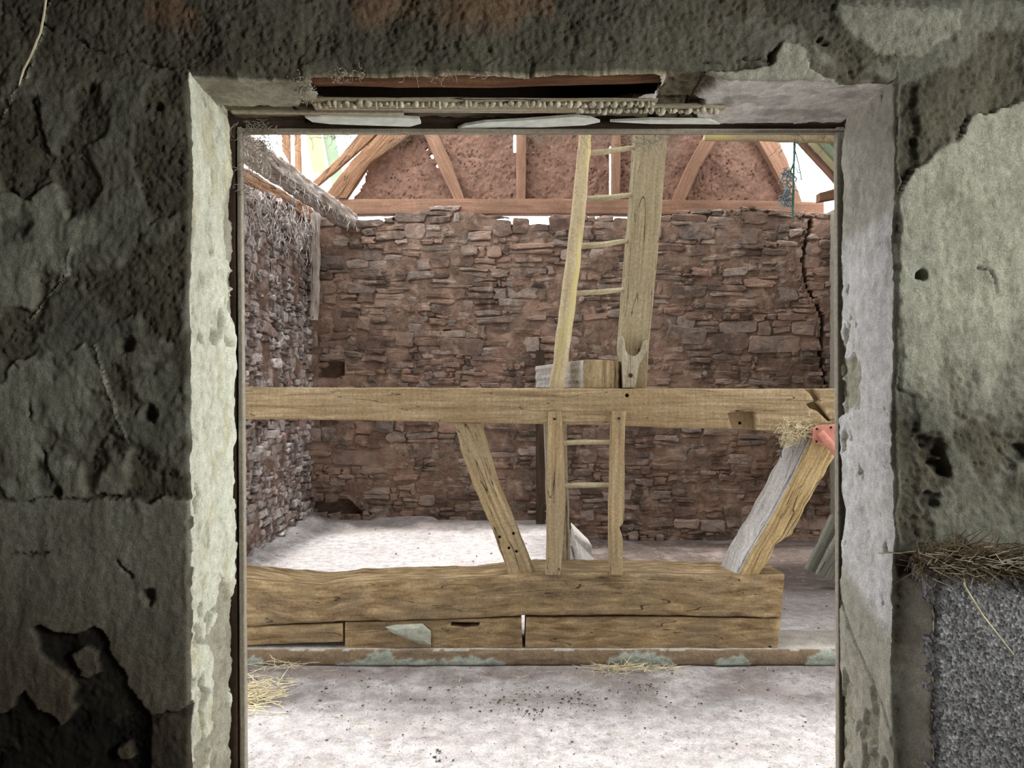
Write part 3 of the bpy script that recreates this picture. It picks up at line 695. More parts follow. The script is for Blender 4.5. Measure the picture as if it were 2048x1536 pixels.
flake('plaster_flake', [(1220, 243), (1300, 238), (1420, 240), (1440, 248), (1300, 246)], 0, 'thin pale plaster sliver on the soffit above the wide board')

# ------------------------------------------------------------------ timber partition between the bays
DF, DB = 3.95, 4.15
tie = bpy.data.objects.new('tie_beam', None); C.objects.link(tie); tie.location = P(1080, 850, DF); bpy.context.view_layer.update()
def second_mat(o, mat, test):
    o.data.materials.append(mat)
    for p in o.data.polygons:
        if test(p.normal): p.material_index = 1
def child(o, root): o.parent = root; o.matrix_parent_inverse = root.matrix_world.inverted(); return o
def root_at(name, loc, label, cat, group=None):
    r = bpy.data.objects.new(name, None); C.objects.link(r); r.location = loc; tag(r, label, cat, group); bpy.context.view_layer.update(); return r
bpy.data.objects.remove(tie)
tie = root_at('tie_beam', P(1080, 850, DF), 'long horizontal sawn oak beam at eye height crossing the doorway view', 'beam')
tbm = child(member('beam', [(185, 774), (800, 776), (1100, 777), (1560, 778), (1750, 778)], [(185, 834), (490, 838), (760, 841), (900, 845), (1080, 848), (1250, 852), (1330, 856), (1470, 858), (1530, 862), (1580, 872), (1620, 876), (1750, 874)], DF, DB, M['oak_saw'], rough=.0025, n=160, k=10), tie)
def cut(o, cutter):
    md = o.modifiers.new('cut', 'BOOLEAN'); md.object = cutter; md.operation = 'DIFFERENCE'; md.solver = 'EXACT'
    dg = bpy.context.evaluated_depsgraph_get(); me = bpy.data.meshes.new_from_object(o.evaluated_get(dg)); o.modifiers.clear(); o.data = me
    bpy.data.objects.remove(cutter)
def cyl_cut(o, px, py, D, r, depth=.08, mat=None):
    bm = bmesh.new(); p = P(px, py, D)
    bmesh.ops.create_cone(bm, cap_ends=True, segments=12, radius1=r, radius2=r, depth=depth, matrix=Matrix.Translation(p)@Matrix.Rotation(math.pi/2, 4, 'X'))
    me = bpy.data.meshes.new('cut'); bm.to_mesh(me); bm.free(); c = bpy.data.objects.new('cut', me); C.objects.link(c); bpy.context.view_layer.update(); cut(o, c)
def box_cut(o, pts, D, depth):
    V = [P(a, b, D) for a, b in pts]; n = len(V)
    vs = [(v.x, D-.03, v.z) for v in V]+[(v.x, D+depth, v.z) for v in V]
    f = [tuple(range(n)), tuple(range(n, 2*n))[::-1]]+[(i, (i+1) % n, n+(i+1) % n, n+i) for i in range(n)]
    me = bpy.data.meshes.new('cut'); me.from_pydata(vs, [], f); bm = bmesh.new(); bm.from_mesh(me); bmesh.ops.recalc_face_normals(bm, faces=bm.faces); bm.to_mesh(me); bm.free()
    c = bpy.data.objects.new('cut', me); C.objects.link(c); bpy.context.view_layer.update(); cut(o, c)
try:
    box_cut(tbm, [(1454, 826), (1480, 822), (1510, 824), (1513, 857), (1512, 876), (1470, 876)], DF, .045)
    cyl_cut(tbm, 1254, 791, DF, .011); cyl_cut(tbm, 1479, 846, DF+.05, .009)
    box_cut(tbm, [(1603, 774), (1625, 772), (1634, 788), (1640, 800), (1634, 806), (1644, 816), (1662, 842), (1656, 843), (1634, 822), (1618, 816), (1612, 808), (1628, 802), (1620, 788)], DF, .05)
    cyl_cut(tbm, 1588, 857, DF, .016)
except Exception as e: print('cut failed', e)
def pegs(root, lst, D, r=.007):
    for (a, b) in lst:
        p = P(a, b, D); child(tube('peg', [p+Vector((0, .02, 0)), p+Vector((0, -.004, 0))], r, M['dark'], k=10, n=3, rough=.0003), root)

sill = root_at('sill_beam', P(1060, 1235, DF), 'wide dusty oak sill beam with a wavy top, lying on the planks across the floor', 'beam')
sb = child(member('beam', [(185, 1150), (440, 1155), (500, 1160), (560, 1166), (640, 1172), (700, 1165), (780, 1162), (880, 1160), (960, 1156), (1020, 1150), (1080, 1146), (1200, 1146), (1330, 1148), (1420, 1150), (1500, 1150), (1569, 1149)],
    [(185, 1262), (490, 1254), (600, 1248), (700, 1243), (900, 1240), (1045, 1232), (1200, 1230), (1330, 1232), (1420, 1234), (1562, 1236)], DF, 4.26, M['oak_sill'], rough=.006, n=150, k=12, r=.014), sill)
pegs(sill, [(1048, 1162), (1478, 1160), (1160, 1170)], DF, .005)
def plank(pts_t, pts_b, label, mat='oak_sill', Df=DF+.01, Db=4.2, slot=None):
    r = member('sill_plank', pts_t, pts_b, Df, Db, M[mat], rough=.004, r=.008, k=8)
    if slot: box_cut(r, slot, Df, .08)
    tag(r, label, 'plank', 'planks under the sill beam'); return r
plank([(185, 1263), (490, 1254), (686, 1247)], [(185, 1294), (490, 1292), (686, 1284)], 'reddish brown plank under the left end of the sill beam')
pk = plank([(690, 1245), (800, 1242), (1043, 1235)], [(690, 1298), (850, 1297), (1045, 1298)], 'brown plank with a rectangular slot under the middle of the sill beam', slot=[(902, 1244), (960, 1245), (958, 1252), (930, 1255), (902, 1251)])
pr = plank([(1052, 1235), (1300, 1234), (1562, 1238)], [(1050, 1301), (1300, 1304), (1554, 1303)], 'long brown plank under the right half of the sill beam')
try: cyl_cut(pr, 1541, 1296, DF, .008)
except Exception as e: print(e)

# kerb below, with grey-green mortar
kx = np.arange(-2.3, 3.6, .012); prof = [(4.05, .0), (3.945, .0), (3.937, .008), (3.935, .016), (3.935, .024), (3.935, .032), (3.935, .040), (3.936, .048), (3.938, .056), (3.94, .064), (3.944, .072), (3.95, .079), (3.96, .085), (4.0, .086), (4.1, .086), (4.25, .086), (4.26, .0)]
KX = np.repeat(kx[:, None], len(prof), 1); KY = np.array([p[0] for p in prof])[None]+0*KX; KZ = np.array([p[1] for p in prof])[None]+0*KX
nn = .010*fbm(KX*7, KY*9, KZ*20, o=4); KY = KY-np.where(KZ > 0, 1, 0)*np.abs(nn)*(KY < 4); KZ = KZ+np.where(KZ > .06, nn*.3, 0)
kpx = KX*F/3.94+1024
mo = np.zeros_like(KX)
for (a, b, c, d) in ((490, 530, .0, .05), (672, 1000, .0, .035), (720, 800, .02, .07), (880, 1010, .01, .05), (1210, 1350, .0, .07), (1430, 1500, .0, .05), (1610, 1700, .0, .08)):
    w_ = (b-a)/2; e_ = 1-((kpx-(a+b)/2)/w_)**2; top_ = d*np.clip(e_, 0, 1)**.45*(1+.5*fbm(KX*16, KX*0, 3., o=4))
    mo = np.maximum(mo, (e_ > 0)*(1-ss(-.004, .004, KZ-top_+.012*fbm(KX*25, KZ*60, 4., o=3))))
kc = np.zeros(KX.shape+(3,))+np.array([.25, .18, .115]); kc = kc*(1-mo[..., None])+mo[..., None]*np.array([.38, .42, .36]); kc[(KZ > .08)] = (.55, .52, .47)
KY = KY-mo*.006
o = link('kerb_stone', np.stack([KX, KY, KZ], -1).reshape(-1, 3).tolist(), grid_faces(len(kx), len(prof)), M['kerb'], col=kc.reshape(-1, 3)); fixn(o)
tag(o, 'low brown kerb with grey-green mortar patches along the floor under the planks', 'kerb')
# mortar lump between planks
mv = [(770, 1254), (790, 1249), (845, 1247), (862, 1262), (862, 1290), (840, 1288), (810, 1276), (785, 1266)]
V = [P(a, b, DF+.002) for a, b in mv]; cV = P(825, 1266, DF-.02); n = len(V)
vs = [tuple(v) for v in V]+[tuple(v.lerp(cV, .4)+Vector((0, -.012, .002*math.sin(i*5)))) for i, v in enumerate(V)]+[tuple(cV)]
f = [(i, (i+1) % n, n+(i+1) % n, n+i) for i in range(n)]+[(n+i, n+(i+1) % n, 2*n) for i in range(n)]+[tuple(range(n))[::-1]]
o = link('mortar_lump', vs, f, plain('grey_green_mortar', (.40, .41, .34), .95, .25, 40, .6), smooth=False); fixn(o); tag(o, 'grey wedge of mortar stuck on the slotted plank under the sill beam', 'mortar')

# braces
o = member('brace', [(905, 843), (940, 955), (985, 1060), (1017, 1152)], [(962, 845), (995, 960), (1042, 1078), (1072, 1150)], DF+.02, DF+.13, M['oak'], rough=.005, r=.008, k=10, n=70)
try:
    for (a, b) in ((999, 1074), (1027, 1067), (1018, 1096), (1033, 1103)): cyl_cut(o, a, b, DF+.02, .008, .06)
except Exception as e: print(e)
tag(o, 'pale oak brace with peg holes, slanting down to the sill left of the ladder', 'brace', 'braces between tie beam and sill')
A = [(1626, 868), (1580, 965), (1545, 1030), (1500, 1105), (1474, 1156)]; B = [(1700, 868), (1668, 915), (1620, 1000), (1585, 1068), (1552, 1090), (1544, 1112), (1514, 1156)]
o = member('brace', A, B, DF+.01, DF+.20, M['oak_rough'], rough=.008, r=.01, k=14, n=90, boA=(-.055, -.01), boB=(-.03, 0))
try: cyl_cut(o, 1543, 1006, DF+.01, .009, .08)
except Exception as e: print(e)
second_mat(o, M['oak_lit_side'], lambda n: n.x < -.45 and n.y > -.75)  # left faces paler: cool side light painted in as a second material
tag(o, 'thick deeply grained golden oak brace slanting up to the right end of the tie beam', 'brace', 'braces between tie beam and sill')
tag(bar('post', (1.98, 4.05, -.02), (1.98, 4.05, 3.5), .2, .2, M['oak'], up=(0, 1, 0), rough=.004), 'upright oak post carrying the right end of the tie beam', 'post')

# lower ladder: two stiles, two rungs
ll = root_at('ladder', P(1172, 1148, DF), 'short lower ladder with two flat stiles pegged to the tie beam', 'ladder')
child(member('stile', [(1096, 823), (1096, 900), (1094, 1000), (1094, 1080), (1091, 1150)], [(1122, 823), (1128, 900), (1129, 1000), (1127, 1080), (1121, 1150)], DF-.015, DF+.045, M['oak'], rough=.003, r=.004), ll)
child(member('stile', [(1223, 822), (1221, 900), (1219, 1000), (1218, 1080), (1220, 1150)], [(1251, 822), (1250, 900), (1249, 1000), (1247, 1045), (1238, 1056), (1243, 1068), (1246, 1080), (1245, 1150)], DF-.015, DF+.045, M['oak'], rough=.003, r=.004, n=80), ll)
for y, bow in ((886, 2), (972, 2)):
    child(tube('rung', [P(1120, y+1, DF+.02), P(1150, y-bow, DF+.02), P(1190, y-bow, DF+.02), P(1224, y-2, DF+.02)], [.013, .015, .014, .013], M['rung'], k=10), ll)
pegs(ll, [(1109, 838), (1238, 837)], DF-.015)

# upper ladder: pole, board, four rungs
DU = 4.03
ul = root_at('ladder', P(1190, 776, DU), 'tall upper ladder of a peeled pole and a wide board, standing on the tie beam', 'ladder')
child(tube('pole_stile', [P(1113, 778, DU), P(1124, 700, DU), P(1139, 580, DU), P(1160, 400, DU), P(1170, 270, DU), P(1184, 100, DU)], [.042, .042, .040, .036, .034, .032], M['pole'], k=18, rough=.004), ul)
child(member('board_stile', [(1245, 777), (1241, 700), (1247, 610), (1262, 440), (1272, 280), (1283, 100)], [(1293, 777), (1298, 700), (1306, 610), (1322, 440), (1335, 280), (1347, 100)], DU, DU+.07, M['board'], rough=.0025, r=.004, k=12, n=110, boA=(-.012, 0)), ul)
for (x0, y0, x1, y1) in ((1178, 306, 1276, 296), (1168, 398, 1268, 391), (1160, 492, 1256, 484), (1146, 587, 1248, 581), (1180, 205, 1285, 196)):
    s = y1-y0; child(tube('rung', [P(x0, y0, DU+.02), P(x0+30, y0+s*.2, DU+.02), P((x0+x1)/2, y0+s*.5+1, DU+.02), P(x1-20, y1, DU+.02), P(x1, y1-2, DU+.02)], [.014, .016, .015, .014, .012], M['rung'], k=10, rough=.002), ul)
# forked bracket pegged on the board
outl = [(1238, 678), (1241, 673), (1246, 673), (1249, 680), (1250, 692), (1252, 702), (1257, 709), (1264, 712), (1272, 712), (1279, 708), (1284, 699), (1289, 683), (1295, 679), (1296, 687), (1294, 700), (1288, 713), (1280, 726), (1276, 742), (1273, 762), (1270, 776), (1247, 776), (1246, 752), (1246, 726), (1240, 712), (1237, 695)]
Vf = [P(a, b, DU-.055) for a, b in outl]; n = len(Vf)
vs = [tuple(v) for v in Vf]+[(v.x, DU+.0, v.z) for v in Vf]
f = [tuple(range(n)), tuple(range(n, 2*n))[::-1]]+[(i, (i+1) % n, n+(i+1) % n, n+i) for i in range(n)]
fb = link('forked_bracket', vs, f, M['oak_grey'], None, smooth=False, uv=[(v[2], v[0]) for v in vs]); fixn(fb)
mdb = fb.modifiers.new('bevel', 'BEVEL'); mdb.width = .004; mdb.segments = 2; fb['label'] = 'U-shaped wooden fork fixed to the foot of the board'
child(fb, ul); pegs(ul, [(1261, 751)], DU-.055, .012); pegs(ul, [(1289, 699)], DU-.05, .006)

# block on the tie beam, skewed
blk = [P(1166, 776, 4.01), P(1190, 776, 3.99), P(1236, 776, 4.0), P(1250, 776, 4.20), P(1070, 776, 4.42), P(1098, 776, 4.26)]
def prism(name, base, h, mat, label, cat, ztop=None, off=.004, group=None):
    n = len(base); V = []; zs = np.linspace(0, 1, 8)
    for i, t_ in enumerate(zs):
        for j, p in enumerate(base):
            hh = h if ztop is None else ztop[j]
            V.append((p.x+.003*math.sin(i*2.1+j), p.y, p.z+hh*t_))
    f = grid_faces(len(zs), n, wrap=True)+[tuple(range(n))[::-1], tuple((len(zs)-1)*n+j for j in range(n))]
    o = link(name, V, f, mat, smooth=False, uv=[(v[2], v[0]+v[1]) for v in V]); fixn(o); md = o.modifiers.new('bevel', 'BEVEL'); md.width = off; md.segments = 2
    return tag(o, label, cat, group)
for p in blk: p.z = 1.478
tbk = prism('timber_block', [blk[0], blk[1], blk[2], blk[3], blk[4], blk[5]], .15, M['oak'], 'squared timber block on top of the tie beam between the two ladder stiles', 'block', [.152, .155, .146, .148, .128, .135])
second_mat(tbk, M['oak_lit_side'], lambda n: n.x < -.45)  # left faces whitened to carry the light from the left roof opening
# slim post right behind the left stile, and the far post
tag(member('post', [(1089, 848), (1092, 960), (1096, 1080), (1097, 1150)], [(1133, 848), (1136, 960), (1140, 1060), (1142, 1140)], 4.30, 4.42, M['oak_grey'], rough=.004), 'pale post directly behind the left stile of the lower ladder', 'post')
tag(member('post', [(1072, 700), (1073, 1050)], [(1089, 700), (1090, 1050)], 7.9, 8.02, M['dark'], rough=.004), 'thin dark post standing against the back wall, left of the ladder', 'post')
# low kerb of stones dividing the far bay
kb = []
for i, (y0, y1, hgt) in enumerate(((4.55, 5.25, .22), (5.28, 5.95, .26), (6.0, 6.6, .18), (6.65, 7.3, .2))):
    xx = .50+.02*i; base = [Vector((xx, y0, -.05)), Vector((xx+.16, y0, -.12)), Vector((xx+.2, y1, -.22)), Vector((xx+.02, y1, -.05))]
    prism('kerb_block', base, hgt, M['pale_stone'], ['pale dividing stone block of the far bay, nearest the sill beam', 'pale dividing stone block of the far bay, second from the sill', 'pale dividing stone block of the far bay, third from the sill', 'pale dividing stone block of the far bay, nearest the back wall'][i], 'stone', [hgt, hgt-.03, hgt-.02, hgt-.01], .03, 'dividing stones of the far bay')
R = random.Random(4)
def rock(name, c, r, mat, label, group=None):
    V = []
    for i in range(7):
        th = math.pi*i/6
        for j in range(9):
            ph = 2*math.pi*j/9; k = R.uniform(.78, 1.15)
            V.append((c[0]+r[0]*k*math.sin(th)*math.cos(ph), c[1]+r[1]*k*math.sin(th)*math.sin(ph), c[2]+r[2]*.8*math.cos(th)*k))
    o = link(name, V, grid_faces(7, 9, wrap=True), mat, smooth=False, col=[(.26, .2, .17)]*len(V)); fixn(o); return tag(o, label, 'stone', group)
rock('rubble_stone', (.80, 5.9, .02), (.12, .1, .09), M['stone'], 'dark round stone on the floor behind the lower ladder')
rock('rubble_stone', (.92, 6.15, .0), (.09, .1, .07), M['stone'], 'smaller dark stone lying right of the round stone behind the ladder')
rtops = [(1432, 424, .12), (1490, 421, .14), (1515, 423, .10), (1545, 428, .13), (1583, 430, .11), (1610, 432, .12), (1648, 436, .12), (900, 417, .12), (1165, 438, .09), (1210, 436, .1), (800, 436, .1), (860, 428, .09), (700, 444, .11)]
for i, (a, b, w) in enumerate(rtops):
    p = P(a, b, YB+.12); q = ['right', 'left'][a < 1100]
    rock('rubble_stone', (p.x, YB+.08, p.z-.02), (w, .1, .05), M['stone'], 'loose stone on the top of the back wall under the gable beam', 'loose stones along the top of the back wall')

# ------------------------------------------------------------------ gable timbers
YGt = 8.2
def gt(name, A, B, label, cat='timber', mat='red', Df=YGt, th=.1, rough=.003, group='timbers of the gable', k=5):
    o = member(name, A, B, Df, Df+th, M[mat], rough=rough, r=.006, k=k); return tag(o, label, cat, group)
gt('gable_beam', [(676, 398), (1100, 397), (1500, 401), (1648, 404)], [(690, 428), (1100, 427), (1500, 430), (1648, 440)], 'long reddish horizontal beam at the foot of the clay gable', 'beam', Df=YGt-.02, th=.14)
gt('gable_strut', [(845, 262), (875, 330), (908, 398)], [(872, 262), (900, 318), (929, 398)], 'reddish gable strut leaning left, in front of the clay panel left of centre', 'strut')
gt('gable_stud', [(1032, 262), (1033, 398)], [(1053, 262), (1051, 398)], 'upright reddish stud of the gable left of the ladder', 'stud')
gt('gable_stud', [(1224, 262), (1224, 398)], [(1242, 262), (1240, 398)], 'upright reddish stud of the gable seen between the ladder rungs', 'stud')
gt('gable_strut', [(1414, 262), (1375, 330), (1344, 402)], [(1445, 262), (1400, 335), (1370, 402)], 'reddish gable strut leaning right, in front of the clay panel right of the wide board', 'strut')
gt('gable_rafter', [(1493, 240), (1545, 330), (1595, 425)], [(1540, 240), (1575, 320), (1612, 425)], 'reddish rafter at the right edge of the clay gable beside the bright gap', 'rafter')
gt('gable_rafter', [(646, 394), (700, 325), (745, 275), (775, 240)], [(692, 396), (740, 325), (800, 285), (860, 240)], 'broad rough rafter at the left edge of the clay gable', 'rafter', 'red_old', rough=.006, Df=YGt-.05)
gt('gable_rafter', [(604, 384), (624, 364), (680, 312), (715, 270), (735, 250)], [(614, 394), (634, 372), (690, 325), (735, 285), (770, 250)], 'slender rafter outside the broad left rafter, against the sky', 'rafter', 'red_old', Df=YGt-.35, th=.06)

# ------------------------------------------------------------------ left eaves
tag(bar('wall_plate', (-2.28, 4.3, 3.38), (-1.80, 8.2, 3.30), .20, .15, M['plate'], r=.02, rough=.016, k=8, n=120), 'dusty grey wall plate along the top of the left wall, the inner of two', 'beam', 'wall plates on the left wall')
tag(bar('wall_plate', (-2.62, 4.3, 3.32), (-2.20, 7.95, 3.32), .12, .14, M['red_old'], r=.02, rough=.01, k=6, n=100), 'brown outer wall plate beside the dusty grey one above the left wall', 'beam', 'wall plates on the left wall')
tag(member('corner_stick', [(620, 425), (622, 520), (620, 640)], [(637, 425), (637, 520), (634, 640)], 7.9, 7.98, M['plate'], rough=.01), 'dusty upright stick in the corner of the left and back walls', 'stick')
def sheet(A, B, D, mat, label, grp):
    o = member('roof_batten', A, B, D, D+.03, M[mat], rough=.001, r=.003, k=2); tag(o, label, 'board', grp)
G = 'uprights seen through the left roof opening'
sheet([(562, 240), (564, 300)], [(579, 240), (581, 330)], 8.6, 'red_old', 'brown upright against the sky in the left roof opening, leftmost of the uprights', G)
sheet([(588, 240), (590, 345)], [(600, 240), (603, 350)], 8.6, 'red_old', 'brown upright against the sky, right of the leftmost brown one', G)
sheet([(606, 240), (626, 345)], [(638, 240), (652, 345)], 8.9, 'sheet_y', 'pale yellow board against the sky in the left roof opening', G)
sheet([(640, 240), (664, 372)], [(664, 240), (690, 375)], 9.0, 'sheet_g', 'pale green board against the sky, beside the pale yellow board', G)
# right slope rafters
G = 'rafters of the right roof slope'
def raf(y, w, mat, label, s0=.0, s1=.95, side=1, grp=G):
    a = Vector(slope_pt(side, s0, y)); b = Vector(slope_pt(side, s1, y)); tag(bar('roof_rafter', a, b, w, .12, M[mat], rough=.004), label, 'rafter', grp)
raf(7.50, .10, 'red', 'reddish rafter of the right slope next to the bright gap at the gable')
raf(7.33, .12, 'sheet_y', 'pale yellowish board of the right slope beside the reddish rafter')
raf(7.16, .13, 'sheet_g', 'pale green board of the right slope beside the yellowish one')
raf(6.98, .12, 'frame', 'grey board of the right slope beside the pale green one')
raf(6.78, .12, 'red_old', 'dark brown rafter of the right slope, furthest right in view')
for y in (6.1, 5.3, 4.5, 3.6, 2.5): raf(y, .09, 'frame', 'grey rafter of the right slope in the nearer roof, hidden above the door head')
for y in (4.5, 3.6, 2.5): raf(y, .09, 'frame', 'grey rafter of the left slope in the nearer roof, hidden above the door head', side=-1, grp='rafters of the left roof slope')
tag(tube('purlin_pole', [P(1408, 274, 6.5), P(1500, 274, 6.5), P(1560, 275, 6.5), P(1960, 279, 6.5)], [.034, .045, .05], M['pole'], k=12, rough=.006), 'golden round pole lying level under the door head at upper right', 'pole')
tag(member('eave_timber', [(1640, 385), (1790, 345)], [(1640, 402), (1790, 378)], 7.4, 7.5, M['red'], rough=.003), 'bright timber stub at the right eave beside the door frame', 'timber')

# hanging rope and netting
tag(tube('rope', [P(1590, 240, 6.5), P(1588, 330, 6.5), P(1586, 400, 6.5), P(1585, 436, 6.5)], .009, M['rope'], k=6, rough=.003), 'green rope hanging in front of the bright gap at upper right', 'rope')
st = []
R = random.Random(9)
for i in range(46):
    a, b = R.gauss(1573, 6), R.uniform(335, 405); w = 6+5*math.sin((b-335)/70*3.1)
    p = P(1573+R.uniform(-w, w), b, 6.5+R.uniform(-.02, .02)); pts = [p]
    for k in range(5): p = p+Vector((R.gauss(0, .02), R.gauss(0, .008), R.uniform(-.03, .005))); pts.append(p)
    st.append(pts)
st.append([P(1585, 335, 6.5), P(1573, 345, 6.5), P(1575, 380, 6.5), P(1568, 412, 6.5)])
tag(hair('netting', st, M['twine'], .005), 'tangle of blue grey netting hanging beside the green rope', 'netting')
for i, L in enumerate([[(1590, 300), (1598, 330), (1603, 360)], [(1590, 318), (1582, 340), (1580, 360)]]):
    tag(tube('twine', [P(a, b, 6.5) for a, b in L], .005, M['rope'], k=5, rough=.002), ['loose twine end curling to the right of the green rope', 'loose twine end curling to the left of the green rope'][i], 'twine')
tag(tube('twine', [P(1563, 880, 4.1), P(1562, 915, 4.1)], .003, M['rope'], k=5, rough=.0005), 'short green twine hanging under the straw clump at the tie beam', 'twine')

# red iron bracket
ib = root_at('iron_bracket', P(1650, 880, DF-.01), 'red iron plate with a slanting tube at the right end of the tie beam', 'bracket')
o = child(member('plate', [(1627, 856), (1632, 851), (1700, 846)], [(1626, 882), (1634, 888), (1700, 894)], DF-.03, DF-.018, M['rust'], rough=.0004, r=.003, n=8), ib)
child(tube('tube', [P(1641, 866, DF-.03), P(1664, 893, DF-.08), P(1710, 950, DF-.16)], .022, M['rust'], k=14, rough=.0005), ib)
for (a, b) in ((1634, 858), (1662, 855), (1633, 883)): child(tube('bolt', [P(a, b, DF-.022), P(a, b, DF-.034)], .006, M['blackhole'], k=8, n=3, rough=.0001), ib)

# grey planks leaning at the right
for i, (A, B, D, l) in enumerate((([(1665, 1030), (1640, 1085), (1613, 1138)], [(1690, 1040), (1660, 1095), (1630, 1146)], 5.9, 'narrow grey plank leaning at the right, left of the broad one'), ([(1690, 1045), (1660, 1098), (1634, 1150)], [(1800, 1070), (1760, 1120), (1690, 1172)], 5.8, 'broad grey plank leaning at the right, nearest the door frame'))):
    tag(member('leaning_plank', A, B, D, D+.05, M['grey'], rough=.003, r=.005, k=8), l, 'plank', 'grey planks leaning at the right')

# ------------------------------------------------------------------ straw, hay, debris, cobwebs
def straw_pile(name, c, sx, sy, n, L, mat, rad, label, zs=.04, cat='straw', seed=1, zf=None):
    R = random.Random(seed); st = []
    for i in range(n):
        x, y = c[0]+R.gauss(0, sx), c[1]+R.gauss(0, sy); z = c[2]+abs(R.gauss(0, zs))*max(0, 1-abs(x-c[0])/(3*sx))
        a = R.uniform(0, 2*math.pi); e = R.gauss(0, .18); l = L*R.uniform(.4, 1.2); d = Vector((math.cos(a), math.sin(a)*.6, e))*l/3
        p = Vector((x, y, z)); pts = [p]
        for k in range(3): p = p+d+Vector((R.gauss(0, .006), R.gauss(0, .006), R.gauss(0, .004)-.001)); p.z = max(p.z, c[2]+.001); pts.append(p)
        st.append(pts)
    return tag(hair(name, st, mat, rad), label, cat, kind='stuff')
straw_pile('straw_pile', (-1.30, 3.52, floor_z(-1.3, 3.5)+.004), .075, .09, 330, .17, M['straw'], .0026, 'small pile of pale straw on the floor inside the doorway at left', .035)
straw_pile('straw_litter', (.62, 3.88, .006), .12, .03, 110, .14, M['straw'], .0015, 'straw litter along the kerb below the right half of the sill', .012, seed=3)
straw_pile('straw_litter', (-1.22, 3.86, .02), .05, .02, 22, .14, M['straw'], .0015, 'few straws against the kerb at left, above the straw pile', .03, seed=5)
R = random.Random(12); st = []
for i in range(330):
    x, y = R.uniform(-1.5, 2.0), R.uniform(2.5, 3.88)
    if R.random() < .25: x, y = R.uniform(-2, 2.6), R.uniform(4.4, 7.8)
    z = floor_z(x, y)+.006; a = R.uniform(0, 6.28); l = R.uniform(.015, .07)
    st.append([(x, y, z), (x+l*.5*math.cos(a), y+l*.5*math.sin(a), z+.004), (x+l*math.cos(a+.3), y+l*math.sin(a+.3), z+.002)])
tag(hair('straw_litter', st, M['straw'], .0013), 'single straws scattered over the barn floor', 'straw', kind='stuff')
V = []; Fc = []
def scrap(x, y, r, R):
    z = floor_z(x, y)+.005; b = len(V); n = 6; a0 = R.uniform(0, 6)
    for k in range(n): a = a0+2*math.pi*k/n; q = r*R.uniform(.4, 1.2); V.append((x+q*math.cos(a), y+q*math.sin(a)*.7, z+R.uniform(0, .35)*r))
    V.append((x, y, z+.4*r)); V.append((x, y, z-.004))
    for k in range(n): Fc.append((b+k, b+(k+1) % n, b+n)); Fc.append((b+(k+1) % n, b+k, b+n+1))
R = random.Random(21)
for i in range(330): scrap(R.uniform(-1.6, 2.0), R.uniform(2.3, 3.9), R.choice([.002, .003, .003, .005, .008]), R)
for (cx, cy, n, s) in ((1060, 1430, 34, .05), (1000, 1405, 24, .1), (1160, 1408, 30, .06), (1110, 1395, 14, .07), (880, 1515, 10, .03), (820, 1395, 22, .16), (700, 1380, 20, .18), (1280, 1372, 16, .05), (900, 1400, 26, .14)):
    D = EYE*F/(cy-768)
    for k in range(n): scrap((cx-1024)*D/F+R.gauss(0, s), D+R.gauss(0, s*.9), R.choice([.003, .004, .006, .010]), R)
for i in range(160): scrap(R.uniform(-2.1, 3.2), R.uniform(4.4, 8.0), R.choice([.004, .006, .012]), R)
tag(link('floor_debris', V, Fc, M['debris'], smooth=False), 'dark crumbs and leaf scraps scattered over the dusty floor', 'debris', kind='stuff')
# straw clump under tie beam right
R = random.Random(31); st = []
for i in range(150):
    p = P(1590+R.gauss(0, 18), 858+R.gauss(0, 9), DF-.012-R.uniform(0, .012)); d = Vector((R.gauss(0, .5), R.gauss(0, .1), R.gauss(-.15, .5))).normalized()*R.uniform(.012, .03)
    st.append([p, p+d, p+d*2+Vector((R.gauss(0, .006), 0, R.gauss(0, .006)))])
for i in range(70):
    a = R.uniform(1560, 1605); t_ = R.random(); p = P(a, 868+t_*18, DF+.01+R.uniform(0, .03)); q = P(1566+R.gauss(0, 5), 888+R.gauss(0, 4), DF+.02)
    st.append([p, p.lerp(q, .5)+Vector((R.gauss(0, .008), 0, R.gauss(0, .008))), q])
tag(hair('straw_clump', st, M['straw'], .0013), 'clump of straw stuck under the right end of the tie beam', 'straw', kind='stuff')

def web(name, spots, mat, rad, label, seed, D, step=9, cat='cobweb'):
    R = random.Random(seed); st = []
    for (x, y, n, sx, sy, drop) in spots:
        for i in range(n):
            a, b = x+R.gauss(0, sx), y+R.gauss(0, sy); d = D+R.uniform(-.015, .015); pts = [P(a, b, d)]; ang = R.uniform(0, 6.28)
            for k in range(R.randint(4, 8)):
                ang += R.gauss(0, .9); a += math.cos(ang)*step*R.uniform(.4, 1); b += math.sin(ang)*step*R.uniform(.4, 1)+drop; pts.append(P(a, b, d+R.gauss(0, .004)))
            st.append(pts)
    return tag(hair(name, st, mat, rad), label, cat, kind='stuff')
web('cobweb', [(510, 255, 60, 14, 12, 2), (520, 300, 60, 10, 16, 3), (505, 335, 18, 8, 8, 2), (540, 285, 25, 10, 12, 2), (495, 365, 10, 6, 8, 1)], M['web'], .0008, 'dusty cobweb hanging in the upper left corner of the door frame', 3, 2.0, 8)
web('cobweb', [(1075, 272, 24, 14, 3, 1), (1200, 274, 40, 40, 3, 1), (1300, 282, 70, 24, 7, .5), (1350, 276, 16, 12, 3, 1), (1120, 280, 6, 8, 6, 3), (1010, 272, 12, 20, 3, 1)], M['web'], .0007, 'dusty cobweb along the door head above the ladder', 5, 2.03, 7)
